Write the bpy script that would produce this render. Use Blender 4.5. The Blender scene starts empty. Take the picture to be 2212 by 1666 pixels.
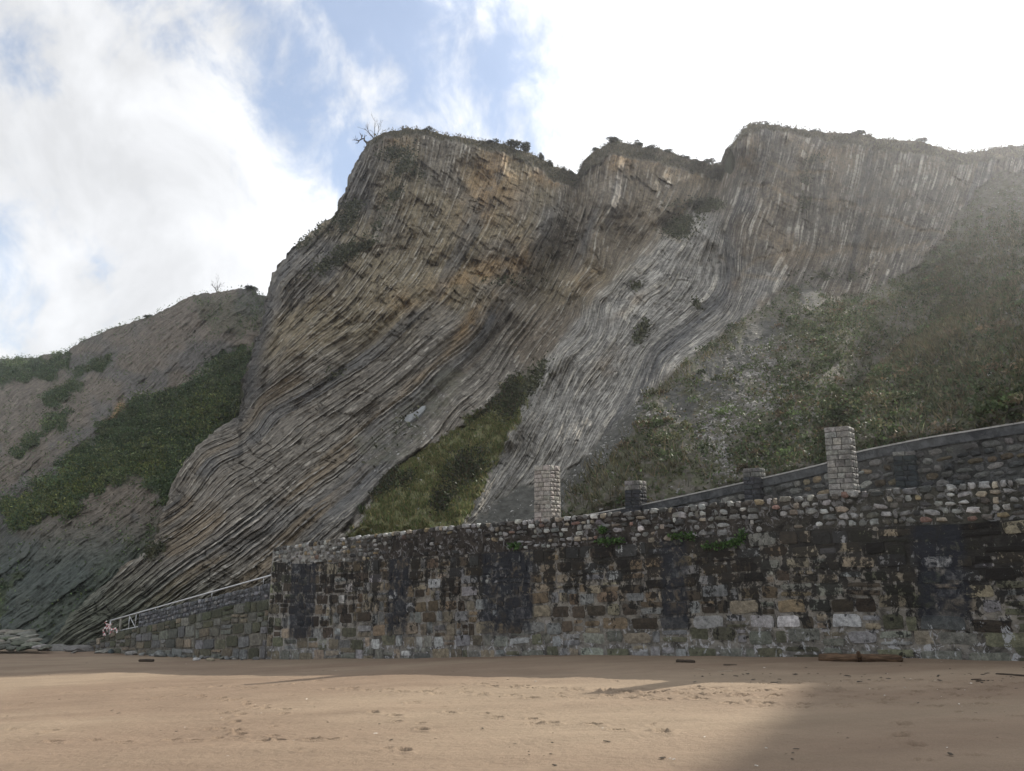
import bpy, bmesh, math, random
import numpy as np
from mathutils import Matrix, Vector, Euler

random.seed(7)
RNG = np.random.default_rng(11)
R = math.radians
scn = bpy.context.scene
COL = scn.collection

# ------------------------------------------------------------------ camera, sky, sun, exposure
CAMZ = 1.6
FPX = 1650.0          # focal length in units of a 2212 px wide survey picture
PITCH = R(11.7)
cam = bpy.data.cameras.new("camera")
cam.sensor_width = 36.0
cam.lens = 36.0 * FPX / 2212.0
cam.clip_start = 0.1
cam.clip_end = 4000.0
cam_o = bpy.data.objects.new("camera", cam)
cam_o.location = (0, 0, CAMZ)
cam_o.rotation_euler = (R(90) + PITCH, 0, 0)
COL.objects.link(cam_o)
scn.camera = cam_o

SUN = np.array([0.665, 0.525, 0.531]); SUN /= np.linalg.norm(SUN)
SUN_EL = math.asin(SUN[2]); SUN_AZ = math.atan2(SUN[0], SUN[1])   # azimuth from +Y towards +X

sp, cp = math.sin(PITCH), math.cos(PITCH)
def ray(px, py):
    px = np.asarray(px, float); py = np.asarray(py, float)
    X = (px - 1106.0) / FPX
    U = (833.0 - py) / FPX
    return X, cp - U * sp, sp + U * cp       # x, y(forward), z(up), unnormalised
def at(px, py, D):
    """world point that stands D metres ahead (along +Y) on the sight line px,py"""
    x, y, z = ray(px, py)
    t = np.asarray(D, float) / y
    return np.stack(np.broadcast_arrays(x * t, y * t, z * t + CAMZ), -1)
def unit(px, py):
    v = np.array([float(a) for a in ray(px, py)]); return v / np.linalg.norm(v)

world = bpy.data.worlds.new("World"); scn.world = world
world.use_nodes = True
wt = world.node_tree
for n in list(wt.nodes): wt.nodes.remove(n)
def wn(t, **k):
    n = wt.nodes.new(t)
    for a, b in k.items(): setattr(n, a, b)
    return n
sky = wn('ShaderNodeTexSky', sky_type='NISHITA', sun_disc=False, sun_elevation=SUN_EL, sun_rotation=SUN_AZ,
         altitude=10, air_density=1.0, dust_density=0.6, ozone_density=1.2)
tc = wn('ShaderNodeTexCoord')
def wmath(op, a, b=None, c=None):
    n = wn('ShaderNodeMath', operation=op)
    for i, v in enumerate((a, b, c)):
        if v is None: continue
        if isinstance(v, (int, float)): n.inputs[i].default_value = v
        else: wt.links.new(v, n.inputs[i])
    return n.outputs[0]
def wdot(vec, d):
    n = wn('ShaderNodeVectorMath', operation='DOT_PRODUCT'); wt.links.new(vec, n.inputs[0]); n.inputs[1].default_value = tuple(d)
    return n.outputs['Value']
nrm = wn('ShaderNodeVectorMath', operation='NORMALIZE'); wt.links.new(tc.outputs['Generated'], nrm.inputs[0])
DIR = nrm.outputs[0]
def blob(px, py, rad_deg, w):
    d = wdot(DIR, unit(px, py))
    n = wn('ShaderNodeMapRange', interpolation_type='SMOOTHSTEP')
    wt.links.new(d, n.inputs['Value'])
    n.inputs['From Min'].default_value = math.cos(R(rad_deg)); n.inputs['From Max'].default_value = 1.0
    n.inputs['To Min'].default_value = 0; n.inputs['To Max'].default_value = w
    return n.outputs[0]
# clouds: layered noise on the sky directions, thicker banks and gaps where the sky had them
mp = wn('ShaderNodeMapping'); mp.inputs['Scale'].default_value = (1.2, 1.0, 1.0); mp.inputs['Rotation'].default_value = (0.25, 0.55, 0.2)
wt.links.new(DIR, mp.inputs['Vector'])
nz1 = wn('ShaderNodeTexNoise'); nz1.inputs['Scale'].default_value = 4.2; nz1.inputs['Detail'].default_value = 9; nz1.inputs['Roughness'].default_value = 0.56; nz1.inputs['Distortion'].default_value = 0.35
wt.links.new(mp.outputs[0], nz1.inputs['Vector'])
nz2 = wn('ShaderNodeTexNoise'); nz2.inputs['Scale'].default_value = 9.5; nz2.inputs['Detail'].default_value = 8; nz2.inputs['Roughness'].default_value = 0.62; nz2.inputs['Distortion'].default_value = 0.35
wt.links.new(mp.outputs[0], nz2.inputs['Vector'])
cov = wmath('ADD', 0.20, 0.0)
for b in [(545, 70, 9, -.12), (700, 30, 9, -.08), (840, 190, 12, -.16), (730, 420, 9, -.15), (610, 240, 9, -.05), (900, 20, 8, -.09),
          (30, 640, 8, -.30), (130, 330, 24, .24), (330, 520, 13, .14), (1850, 150, 22, .34), (1080, 150, 10, -.10), (430, 640, 4, -.1)]:
    cov = wmath('ADD', cov, blob(*b))
den = wmath('ADD', wmath('MULTIPLY', wmath('SUBTRACT', nz1.outputs['Fac'], 0.5), 1.25), wmath('MULTIPLY', wmath('SUBTRACT', nz2.outputs['Fac'], 0.5), 1.65))
den = wmath('ADD', den, cov)
cm = wn('ShaderNodeMapRange', interpolation_type='SMOOTHSTEP')
wt.links.new(den, cm.inputs['Value']); cm.inputs['From Min'].default_value = -0.22; cm.inputs['From Max'].default_value = 0.30; cm.inputs['To Min'].default_value = 0.26
# cloud brightness: thin cloud scatters forward, so it is brighter towards the sun; thick parts shade a little
glow = wmath('POWER', wmath('MAXIMUM', wdot(DIR, SUN), 0.0), 5.0)
shade = wn('ShaderNodeMapRange'); wt.links.new(nz1.outputs['Fac'], shade.inputs['Value'])
shade.inputs['From Min'].default_value = 0.35; shade.inputs['From Max'].default_value = 0.62; shade.inputs['To Min'].default_value = 0.94; shade.inputs['To Max'].default_value = 1.38
CLOUD_STRENGTH = 0.64
cst = wmath('MULTIPLY', wmath('ADD', wmath('MULTIPLY', glow, 1.15), shade.outputs[0]), CLOUD_STRENGTH)
bg_sky = wn('ShaderNodeBackground'); wt.links.new(sky.outputs[0], bg_sky.inputs['Color']); bg_sky.inputs['Strength'].default_value = 0.15
bg_cl = wn('ShaderNodeBackground'); bg_cl.inputs['Color'].default_value = (0.96, 0.975, 1.0, 1); wt.links.new(cst, bg_cl.inputs['Strength'])
mx = wn('ShaderNodeMixShader'); wt.links.new(cm.outputs[0], mx.inputs[0]); wt.links.new(bg_sky.outputs[0], mx.inputs[1]); wt.links.new(bg_cl.outputs[0], mx.inputs[2])
wo = wn('ShaderNodeOutputWorld'); wt.links.new(mx.outputs[0], wo.inputs['Surface'])

sun = bpy.data.lights.new("sun", 'SUN'); sun.energy = 5.0; sun.angle = R(0.53); sun.color = (1.0, 0.93, 0.82)
sun_o = bpy.data.objects.new("sun", sun); COL.objects.link(sun_o)
sun_o.rotation_euler = Vector(SUN).to_track_quat('Z', 'Y').to_euler()
sun_o.location = (60, 60, 80)

scn.view_settings.view_transform = 'Standard'
scn.view_settings.look = 'None'
scn.view_settings.gamma = 1.0
scn.view_settings.use_curve_mapping = False
scn.view_settings.exposure = 0.44
scn.render.engine = 'CYCLES'
scn.cycles.max_bounces = 5
scn.cycles.diffuse_bounces = 3
scn.cycles.use_denoising = True

# ------------------------------------------------------------------ helpers
def tag(o, label=None, cat=None, group=None, kind=None):
    if label: o["label"] = label
    if cat: o["category"] = cat
    if group: o["group"] = group
    if kind: o["kind"] = kind
    return o
def link(name, me, mat=None, parent=None):
    o = bpy.data.objects.new(name, me)
    COL.objects.link(o)
    if mat is not None and me is not None and not me.materials: me.materials.append(mat)
    if parent is not None: o.parent = parent
    return o
def empty(name, loc=(0, 0, 0), rz=0.0):
    o = bpy.data.objects.new(name, None); o.location = loc; o.rotation_euler = (0, 0, rz); o.empty_display_size = 0.2
    COL.objects.link(o); return o
def mesh_arrays(name, verts, faces, smooth=True, cols=None, attrs=None):
    """verts (N,3), faces (M,k) with one k"""
    me = bpy.data.meshes.new(name)
    verts = np.ascontiguousarray(verts, np.float32); faces = np.ascontiguousarray(faces, np.int32)
    n, k = faces.shape
    me.vertices.add(len(verts)); me.vertices.foreach_set("co", verts.ravel())
    me.loops.add(n * k); me.loops.foreach_set("vertex_index", faces.ravel())
    me.polygons.add(n); me.polygons.foreach_set("loop_start", np.arange(0, n * k, k, dtype=np.int32))
    me.polygons.foreach_set("use_smooth", np.full(n, smooth, bool))
    if cols is not None:
        c = np.ones((len(verts), 4), np.float32); c[:, :3] = cols
        a = me.attributes.new("Col", 'FLOAT_COLOR', 'POINT'); a.data.foreach_set("color", c.ravel())
    for an, av in (attrs or {}).items():
        a = me.attributes.new(an, 'FLOAT', 'POINT'); a.data.foreach_set("value", np.ascontiguousarray(av, np.float32))
    me.update(calc_edges=True)
    return me
def grid_faces(nr, nc):
    i = np.arange(nr * nc).reshape(nr, nc)
    return np.stack([i[:-1, :-1], i[:-1, 1:], i[1:, 1:], i[1:, :-1]], -1).reshape(-1, 4)
def hash2(ix, iy, seed):
    h = (ix.astype(np.int64) * 374761393 + iy.astype(np.int64) * 668265263 + seed * 1442695041) & 0xffffffff
    h = ((h ^ (h >> 13)) * 1274126177) & 0xffffffff
    h = h ^ (h >> 16)
    return (h & 0xffffff).astype(np.float64) / 0xffffff
def vnoise(x, y, seed=0):
    x, y = np.broadcast_arrays(np.asarray(x, float), np.asarray(y, float))
    ix = np.floor(x); iy = np.floor(y); fx = x - ix; fy = y - iy
    fx = fx * fx * (3 - 2 * fx); fy = fy * fy * (3 - 2 * fy)
    a = hash2(ix, iy, seed); b = hash2(ix + 1, iy, seed); c = hash2(ix, iy + 1, seed); d = hash2(ix + 1, iy + 1, seed)
    return (a + (b - a) * fx) * (1 - fy) + (c + (d - c) * fx) * fy
def fbm(x, y, oct=4, seed=0, gain=0.5):
    s = 0.0; a = 1.0; t = 0.0
    for o in range(oct):
        s = s + a * vnoise(np.asarray(x) * 2 ** o + 17.3 * o, np.asarray(y) * 2 ** o - 9.1 * o, seed + o); t += a; a *= gain
    return s / t
def sstep(a, b, x):
    t = np.clip((x - a) / (b - a), 0, 1); return t * t * (3 - 2 * t)
class TPS:
    def __init__(self, pts, vals, smooth=0.0, scale=100.0):
        P = np.asarray(pts, float) / scale; n = len(P); self.P = P; self.scale = scale
        K = self.phi(np.linalg.norm(P[:, None] - P[None], axis=-1)) + smooth * np.eye(n)
        A = np.zeros((n + 3, n + 3)); A[:n, :n] = K; A[:n, n] = 1; A[:n, n + 1:] = P; A[n, :n] = 1; A[n + 1:, :n] = P.T
        b = np.zeros(n + 3); b[:n] = vals
        self.w = np.linalg.solve(A, b)
    @staticmethod
    def phi(r): return np.where(r > 1e-9, r * r * np.log(np.maximum(r, 1e-9)), 0.0)
    def __call__(self, x, y):
        x = np.asarray(x, float) / self.scale; y = np.asarray(y, float) / self.scale; n = len(self.P)
        out = self.w[n] + self.w[n + 1] * x + self.w[n + 2] * y
        for i in range(n):
            out = out + self.w[i] * self.phi(np.hypot(x - self.P[i, 0], y - self.P[i, 1]))
        return out
def polydist(px, py, pts):
    """distance to an open polyline"""
    d = np.full(np.shape(px), 1e9)
    for (x0, y0), (x1, y1) in zip(pts[:-1], pts[1:]):
        vx, vy = x1 - x0, y1 - y0
        t = np.clip(((px - x0) * vx + (py - y0) * vy) / (vx * vx + vy * vy + 1e-9), 0, 1)
        d = np.minimum(d, np.hypot(px - x0 - t * vx, py - y0 - t * vy))
    return d
def polysd(px, py, pts):
    """signed distance, positive inside"""
    d = polydist(px, py, list(pts) + [pts[0]])
    ins = np.zeros(np.shape(px), bool)
    n = len(pts)
    for i in range(n):
        x0, y0 = pts[i]; x1, y1 = pts[(i + 1) % n]
        c = ((y0 > py) != (y1 > py)) & (px < (x1 - x0) * (py - y0) / (y1 - y0 + 1e-12) + x0)
        ins ^= c
    return np.where(ins, d, -d)
def lerp(a, b, t): return a + (b - a) * t
def mixc(base, col, m): return base + (np.asarray(col) - base) * m[..., None]
def frame(n):
    """two tangents for an array of unit normals"""
    up = np.where(np.abs(n[:, 2:3]) < 0.95, np.array([[0, 0, 1.0]]), np.array([[1.0, 0, 0]]))
    t = np.cross(up, n); t /= np.linalg.norm(t, axis=1, keepdims=True) + 1e-9
    return t, np.cross(n, t)

# ------------------------------------------------------------------ wall survey (plan line, top, base)
WA = R(39.5)
WT = np.array([math.cos(WA), -math.sin(WA)])          # along the wall, to the right
WN = np.array([-math.sin(WA), -math.cos(WA)])         # out of the wall, to the beach
W0 = np.array([12.7, 20.0])
def wall_hit(px, py, off=0.0):
    """s, z where the sight line meets the wall plane shifted back by off"""
    x, y, z = ray(px, py)
    p0 = W0 - WN * off
    t = (p0[0] * WN[0] + p0[1] * WN[1]) / (x * WN[0] + y * WN[1])
    X, Y = x * t, y * t
    return (X - W0[0]) * WT[0] + (Y - W0[1]) * WT[1], z * t + CAMZ
def wxyz(s, z, off=0.0):
    """off > 0: proud of the wall plane towards the beach"""
    return Vector((W0[0] + WT[0] * s + WN[0] * off, W0[1] + WT[1] * s + WN[1] * off, z))
def wall_px(s, z):
    p = wxyz(s, z); d = p.y * cp + (p.z - CAMZ) * sp
    return 1106 + FPX * p.x / d
class Line:
    def __init__(self, pts, off=0.0):
        sz = [wall_hit(px, py, off) for px, py in pts]
        self.s = np.array([float(a) for a, _ in sz]); self.z = np.array([float(b) for _, b in sz])
    def __call__(self, s):
        s = np.asarray(s, float); z = np.interp(s, self.s, self.z)
        e = (self.z[-1] - self.z[-2]) / (self.s[-1] - self.s[-2]); z = np.where(s > self.s[-1], self.z[-1] + e * (s - self.s[-1]), z)
        e0 = (self.z[1] - self.z[0]) / (self.s[1] - self.s[0]); z = np.where(s < self.s[0], self.z[0] + e0 * (s - self.s[0]), z)
        return z
    def slope(self, s): return math.atan2(float(self(s + .3) - self(s - .3)), .6)
L_TOP = Line([(588, 1184), (740, 1161), (1000, 1132), (1150, 1122), (1400, 1099), (1600, 1081), (1780, 1066), (1860, 1059), (2000, 1048), (2212, 1034)])
L_PAR = Line([(586, 1216), (674, 1219), (807, 1211), (910, 1203), (1042, 1196), (1143, 1188), (1295, 1179), (1444, 1169), (1626, 1152), (1805, 1141), (1948, 1136), (2092, 1131), (2212, 1120)])
L_BASE = Line([(150, 1402), (250, 1411), (400, 1420), (560, 1425), (700, 1424), (1000, 1420), (1180, 1416), (1500, 1416), (1750, 1420), (2000, 1424), (2212, 1428)])
S_LEFT = float(wall_hit(588, 1200)[0]); S_RIGHT = float(wall_hit(2212, 1200)[0]); S_END = S_RIGHT + 6.0
S_RAMP = float(wall_hit(160, 1390)[0]); S_COB = float(wall_hit(297, 1350)[0])
L_RAIL = Line([(235, 1341), (578, 1244)])
L_RCTOP = Line([(297, 1327), (324, 1320), (582, 1260)])
L_RCBOT = Line([(297, 1357), (309, 1356), (406, 1331), (500, 1306), (559, 1297), (588, 1292)])
L_RBTOP = Line([(160, 1394), (177, 1390), (247, 1366), (294, 1356), (406, 1331), (500, 1306), (588, 1292)])
UOFF = 3.6                                             # the upper wall stands this far behind
L_UTOP = Line([(1262, 1113), (1400, 1087), (1560, 1052), (1700, 1020), (1780, 1001), (1860, 973), (2000, 945), (2212, 911)], UOFF)

# ------------------------------------------------------------------ materials
def new_mat(name):
    m = bpy.data.materials.new(name); m.use_nodes = True
    nt = m.node_tree
    for n in list(nt.nodes): nt.nodes.remove(n)
    out = nt.nodes.new('ShaderNodeOutputMaterial'); bs = nt.nodes.new('ShaderNodeBsdfPrincipled')
    nt.links.new(bs.outputs[0], out.inputs[0])
    bs.inputs['Specular IOR Level'].default_value = 0.25
    return m, nt, bs
class NB:
    def __init__(s, nt): s.nt = nt
    def put(s, sock, v):
        if isinstance(v, bpy.types.NodeSocket): s.nt.links.new(v, sock)
        elif v is not None:
            if isinstance(v, tuple) and len(v) == 3 and sock.type == 'RGBA': v = v + (1,)
            sock.default_value = v
    def attr(s, name, out='Color'):
        n = s.nt.nodes.new('ShaderNodeAttribute'); n.attribute_name = name; return n.outputs[out]
    def pos(s): return s.nt.nodes.new('ShaderNodeNewGeometry').outputs['Position']
    def obj(s): return s.nt.nodes.new('ShaderNodeTexCoord').outputs['Object']
    def info(s, out): return s.nt.nodes.new('ShaderNodeObjectInfo').outputs[out]
    def noise(s, vec, scale, detail=4, rough=0.55, dist=0.0, dims='3D', w=None):
        n = s.nt.nodes.new('ShaderNodeTexNoise'); n.noise_dimensions = dims
        if vec is not None and dims != '1D': s.put(n.inputs['Vector'], vec)
        if w is not None: s.put(n.inputs['W'], w)
        n.inputs['Scale'].default_value = scale; n.inputs['Detail'].default_value = detail; n.inputs['Roughness'].default_value = rough; n.inputs['Distortion'].default_value = dist
        return n.outputs['Fac']
    def math(s, op, a, b=None, c=None):
        n = s.nt.nodes.new('ShaderNodeMath'); n.operation = op
        for i, v in enumerate((a, b, c)): s.put(n.inputs[i], v)
        return n.outputs[0]
    def rng(s, v, a, b, c, d, smooth=True):
        n = s.nt.nodes.new('ShaderNodeMapRange'); n.interpolation_type = 'SMOOTHSTEP' if smooth else 'LINEAR'
        s.put(n.inputs['Value'], v)
        for k, x in zip(('From Min', 'From Max', 'To Min', 'To Max'), (a, b, c, d)): s.put(n.inputs[k], x)
        return n.outputs[0]
    def mix(s, f, a, b, mode='MIX'):
        n = s.nt.nodes.new('ShaderNodeMix'); n.data_type = 'RGBA'; n.blend_type = mode
        s.put(n.inputs[0], f); s.put(n.inputs[6], a); s.put(n.inputs[7], b); return n.outputs[2]
    def mapping(s, vec, scale=(1, 1, 1), rot=(0, 0, 0)):
        n = s.nt.nodes.new('ShaderNodeMapping'); s.put(n.inputs['Vector'], vec); n.inputs['Scale'].default_value = scale; n.inputs['Rotation'].default_value = rot; return n.outputs[0]
    def bump(s, h, strength, dist):
        n = s.nt.nodes.new('ShaderNodeBump'); s.put(n.inputs['Height'], h); n.inputs['Strength'].default_value = strength; n.inputs['Distance'].default_value = dist; return n.outputs[0]
    def scalecol(s, c, f):
        n = s.nt.nodes.new('ShaderNodeVectorMath'); n.operation = 'SCALE'; s.put(n.inputs[0], c); s.put(n.inputs['Scale'], f); return n.outputs[0]

def mat_rock():
    m, nt, bs = new_mat("flysch_rock"); b = NB(nt)
    S = b.attr("S", 'Fac'); T = b.attr("T", 'Fac'); L = b.attr("lay", 'Fac'); col = b.attr("Col")
    P = b.pos()
    cmb = nt.nodes.new('ShaderNodeCombineXYZ'); nt.links.new(b.math('MULTIPLY', S, 34.0), cmb.inputs[0]); nt.links.new(b.math('MULTIPLY', T, 0.026), cmb.inputs[1])
    lay = b.noise(cmb.outputs[0], 1.0, 3, 0.6, 0.0, '2D')
    cmb2 = nt.nodes.new('ShaderNodeCombineXYZ'); nt.links.new(b.math('MULTIPLY', S, 90.0), cmb2.inputs[0]); nt.links.new(b.math('MULTIPLY', T, 0.055), cmb2.inputs[1])
    lay2 = b.noise(cmb2.outputs[0], 1.0, 2, 0.6, 0.0, '2D')
    fine = b.noise(P, 2.2, 6, 0.65)
    f1 = b.rng(lay, 0.38, 0.64, -0.32, 0.36)
    f2 = b.rng(lay2, 0.4, 0.62, -0.22, 0.26)
    f3 = b.rng(fine, 0.3, 0.7, -0.30, 0.30)
    f = b.math('ADD', b.math('MULTIPLY', b.math('ADD', f1, f2), L), f3)
    c = b.scalecol(col, b.math('ADD', 1.0, f))
    nt.links.new(c, bs.inputs['Base Color']); bs.inputs['Roughness'].default_value = 0.92
    h = b.math('ADD', b.math('MULTIPLY', b.math('ADD', b.math('MULTIPLY', lay, 1.0), b.math('MULTIPLY', lay2, 0.5)), L), b.math('MULTIPLY', fine, 0.8))
    nt.links.new(b.bump(h, 0.9, 0.35), bs.inputs['Normal'])
    return m
def mat_leaf(name, trans=0.25):
    m, nt, bs = new_mat(name); b = NB(nt)
    col = b.attr("Col"); n = b.noise(b.pos(), 3.0, 2)
    c = b.scalecol(col, b.rng(n, 0.3, 0.7, 0.75, 1.25))
    nt.links.new(c, bs.inputs['Base Color']); bs.inputs['Roughness'].default_value = 0.6
    tr = nt.nodes.new('ShaderNodeBsdfTranslucent'); nt.links.new(c, tr.inputs['Color'])
    ms = nt.nodes.new('ShaderNodeMixShader'); ms.inputs[0].default_value = trans
    out = [x for x in nt.nodes if x.type == 'OUTPUT_MATERIAL'][0]
    nt.links.new(bs.outputs[0], ms.inputs[1]); nt.links.new(tr.outputs[0], ms.inputs[2]); nt.links.new(ms.outputs[0], out.inputs[0])
    return m
def mat_sand():
    m, nt, bs = new_mat("beach_sand"); b = NB(nt); P = b.pos()
    big = b.noise(b.mapping(P, (0.10, 0.22, 0.1), (0, 0, 0.5)), 1.0, 4, 0.5)
    mid = b.noise(b.mapping(P, (0.5, 1.1, 0.5), (0, 0, 0.4)), 1.0, 5, 0.6)
    gr = b.noise(P, 55.0, 3, 0.7)
    sp_ = b.noise(P, 16.0, 3, 0.7)
    c = b.mix(b.rng(big, 0.38, 0.62, 0, 1), (0.194, 0.143, 0.103), (0.245, 0.190, 0.136))
    c = b.scalecol(c, b.rng(mid, 0.3, 0.7, 0.92, 1.07))
    c = b.scalecol(c, b.rng(gr, 0.25, 0.75, 0.86, 1.14))
    c = b.mix(b.rng(sp_, 0.70, 0.78, 0, 0.55), c, (0.12, 0.085, 0.06))
    nt.links.new(c, bs.inputs['Base Color']); bs.inputs['Roughness'].default_value = 0.95; bs.inputs['Specular IOR Level'].default_value = 0.1
    h = b.math('ADD', b.math('MULTIPLY', gr, 0.25), b.math('ADD', b.math('MULTIPLY', b.noise(P, 8.0, 4, 0.6), 0.8), b.math('MULTIPLY', mid, 1.2)))
    nt.links.new(b.bump(h, 0.75, 0.06), bs.inputs['Normal'])
    return m
WALL_BANDS = []      # (s0, s1) of the damp dark streaks, filled in below
def wall_stain(b, nt, P, c, bands, par, base, per_stone=False):
    """damp black streaks, dark vertical bands and salt that run across stones and joints alike"""
    sx = nt.nodes.new('ShaderNodeVectorMath'); sx.operation = 'DOT_PRODUCT'; nt.links.new(P, sx.inputs[0]); sx.inputs[1].default_value = (WT[0], WT[1], 0)
    s_ = b.math('SUBTRACT', sx.outputs['Value'], float(W0[0] * WT[0] + W0[1] * WT[1]))
    sep = nt.nodes.new('ShaderNodeSeparateXYZ'); nt.links.new(P, sep.inputs[0]); z = sep.outputs[2]
    dz = b.math('SUBTRACT', b.math('ADD', b.math('MULTIPLY', s_, par[1]), par[0]), z)          # metres below the parapet
    hb = b.math('SUBTRACT', z, b.math('ADD', b.math('MULTIPLY', s_, base[1]), base[0]))        # metres above the sand
    warp = b.math('MULTIPLY', b.math('SUBTRACT', b.noise(P, 1.6, 5, 0.65), 0.5), 0.6)
    st = b.noise(b.mapping(P, (1.0, 1.0, 0.16)), 2.3, 6, 0.68, 0.3)                          # vertical runs
    mott = b.noise(P, 4.6, 6, 0.72, 0.5)
    damp = b.math('ADD', b.rng(dz, 0.0, 2.4, 0.15, -0.06), b.math('ADD', b.math('MULTIPLY', b.math('SUBTRACT', st, 0.5), 1.4), b.math('MULTIPLY', b.math('SUBTRACT', mott, 0.5), 1.7)))
    damp = b.math('ADD', damp, b.rng(s_, -24.0, 2.0, -0.02, 0.11))
    damp = b.math('SUBTRACT', damp, b.rng(b.math('ADD', hb, b.math('MULTIPLY', warp, 2.2)), 0.1, 1.9, 0.34, 0.0))
    if per_stone: damp = b.math('ADD', damp, b.math('MULTIPLY', b.math('SUBTRACT', b.info('Random'), 0.5), 0.30))
    dk = b.rng(damp, 0.0, 0.11, 0.0, 0.88)
    c = b.mix(dk, c, (0.010, 0.0095, 0.009))
    for (a, e) in bands:
        m1 = b.rng(b.math('ADD', s_, warp), a - .12, a + .12, 0, 1); m2 = b.rng(b.math('ADD', s_, warp), e - .12, e + .12, 1, 0)
        mb = b.math('MULTIPLY', b.math('MULTIPLY', m1, m2), b.math('MULTIPLY', b.rng(b.math('ADD', hb, warp), 0.5, 1.3, 0, 1), b.rng(mott, .35, .55, .35, .93)))
        mb = b.math('MULTIPLY', mb, b.rng(dz, -.25, .1, 0, 1))
        c = b.mix(mb, c, (0.022, 0.0245, 0.031))
    salt = b.noise(b.mapping(P, (1.0, 1.0, 0.45)), 4.6, 6, 0.75, 0.7)
    sm = b.math('ADD', salt, b.rng(hb, 0.1, 1.5, 0.065, 0.0))
    c = b.mix(b.rng(sm, 0.655, 0.69, 0, 0.85), c, (0.36, 0.37, 0.38))
    return c
def mat_stone(name, lichen=0.5, stain=0.6, rough_scale=7.0, bumpd=0.05, wall=None):
    m, nt, bs = new_mat(name); b = NB(nt); P = b.pos()
    col = b.info('Color')
    n1 = b.noise(P, 1.9, 5, 0.62, 0.4); n2 = b.noise(P, rough_scale, 6, 0.68); n3 = b.noise(P, 5.5, 4, 0.7, 0.8); n4 = b.noise(P, 30.0, 3, 0.6)
    c = b.scalecol(col, b.rng(n2, 0.3, 0.72, 0.60, 1.45))
    if stain: c = b.mix(b.rng(n1, 0.50, 0.66, 0, stain), c, (0.018, 0.017, 0.016))
    if lichen: c = b.mix(b.math('MULTIPLY', b.rng(n3, 0.63, 0.68, 0, 1), lichen), c, (0.42, 0.42, 0.40))
    c = b.scalecol(c, b.rng(n4, 0.3, 0.7, 0.85, 1.15))
    if wall: c = wall_stain(b, nt, P, c, *wall, per_stone=True)
    nt.links.new(c, bs.inputs['Base Color'])
    nt.links.new(b.rng(n2, 0.3, 0.7, 0.7, 0.95), bs.inputs['Roughness'])
    h = b.math('ADD', n2, b.math('MULTIPLY', n4, 0.3))
    nt.links.new(b.bump(h, 0.8, bumpd), bs.inputs['Normal'])
    return m
def mat_mortar(name="lime_mortar", wall=None):
    m, nt, bs = new_mat(name); b = NB(nt); P = b.pos(); col = b.attr("Col")
    n1 = b.noise(P, 2.6, 6, 0.68, 0.5); n2 = b.noise(P, 12.0, 5, 0.7); n3 = b.noise(P, 4.2, 6, 0.72, 0.9)
    c = b.scalecol(col, b.rng(n1, 0.32, 0.66, 0.35, 1.6))
    eff = b.attr("eff", 'Fac')
    c = b.mix(b.math('MULTIPLY', b.rng(n3, 0.54, 0.60, 0, 1), eff), c, (0.40, 0.40, 0.41))
    if wall: c = wall_stain(b, nt, P, c, *wall)
    nt.links.new(c, bs.inputs['Base Color']); bs.inputs['Roughness'].default_value = 0.9
    nt.links.new(b.bump(n2, 0.8, 0.05), bs.inputs['Normal'])
    return m
def mat_simple(name, col, rough=0.8, nscale=8.0, var=0.3, bumpd=0.02, metal=0.0, stretch=(1, 1, 1), dark=None):
    m, nt, bs = new_mat(name); b = NB(nt); P = b.obj()
    n = b.noise(b.mapping(P, stretch), nscale, 5, 0.65)
    c = b.scalecol(tuple(col), b.rng(n, 0.3, 0.7, 1 - var, 1 + var))
    if dark is not None:
        n2 = b.noise(b.mapping(P, stretch), nscale * 0.35, 5, 0.7, 0.5)
        c = b.mix(b.rng(n2, 0.5, 0.62, 0, 0.85), c, tuple(dark))
    nt.links.new(c, bs.inputs['Base Color']); bs.inputs['Roughness'].default_value = rough; bs.inputs['Metallic'].default_value = metal
    nt.links.new(b.bump(n, 0.7, bumpd), bs.inputs['Normal'])
    return m
def mat_tape():
    m, nt, bs = new_mat("barrier_tape"); b = NB(nt)
    u = b.attr("u", 'Fac')
    st = b.math('GREATER_THAN', b.math('FRACT', u), 0.5)
    c = b.mix(st, (0.72, 0.70, 0.68), (0.50, 0.16, 0.17))
    nt.links.new(c, bs.inputs['Base Color']); bs.inputs['Roughness'].default_value = 0.4
    return m

M_ROCK = mat_rock()
M_LEAF = mat_leaf("leaf_green")
M_SAND = mat_sand()
WALL_BANDS = [(float(wall_hit(a, 1300)[0]), float(wall_hit(e, 1300)[0])) for a, e in ((628, 680), (838, 882), (1042, 1150), (1430, 1488), (1988, 2096))]
_fit = lambda L: np.polyfit(np.linspace(S_LEFT, S_RIGHT, 20), L(np.linspace(S_LEFT, S_RIGHT, 20)), 1)[::-1].tolist()
STAINS = (WALL_BANDS, _fit(L_PAR), _fit(L_BASE))
M_BLOCK = mat_stone("wall_block_stone", 0.0, 0.0, 6.0, 0.06, STAINS)
M_RBLOCK = mat_stone("ramp_block_stone", 0.2, 0.35, 6.0, 0.06)
M_WMORTAR = mat_mortar("stained_wall_mortar", STAINS)
M_COBBLE = mat_stone("rounded_cobble_stone", 0.25, 0.45, 8.0, 0.03)
M_BRICK = mat_stone("pillar_dressed_stone", 0.15, 0.45, 9.0, 0.05)
M_BOULDER = mat_stone("beach_boulder_stone", 0.2, 0.25, 6.0, 0.05)
M_MORTAR = mat_mortar()
M_COPING = mat_simple("weathered_coping", (0.075, 0.078, 0.08), 0.9, 5.0, 0.35, 0.02, dark=(0.03, 0.032, 0.036))
M_COPTOP = mat_simple("pale_coping_edge", (0.36, 0.35, 0.33), 0.9, 6.0, 0.25, 0.02)
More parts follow.
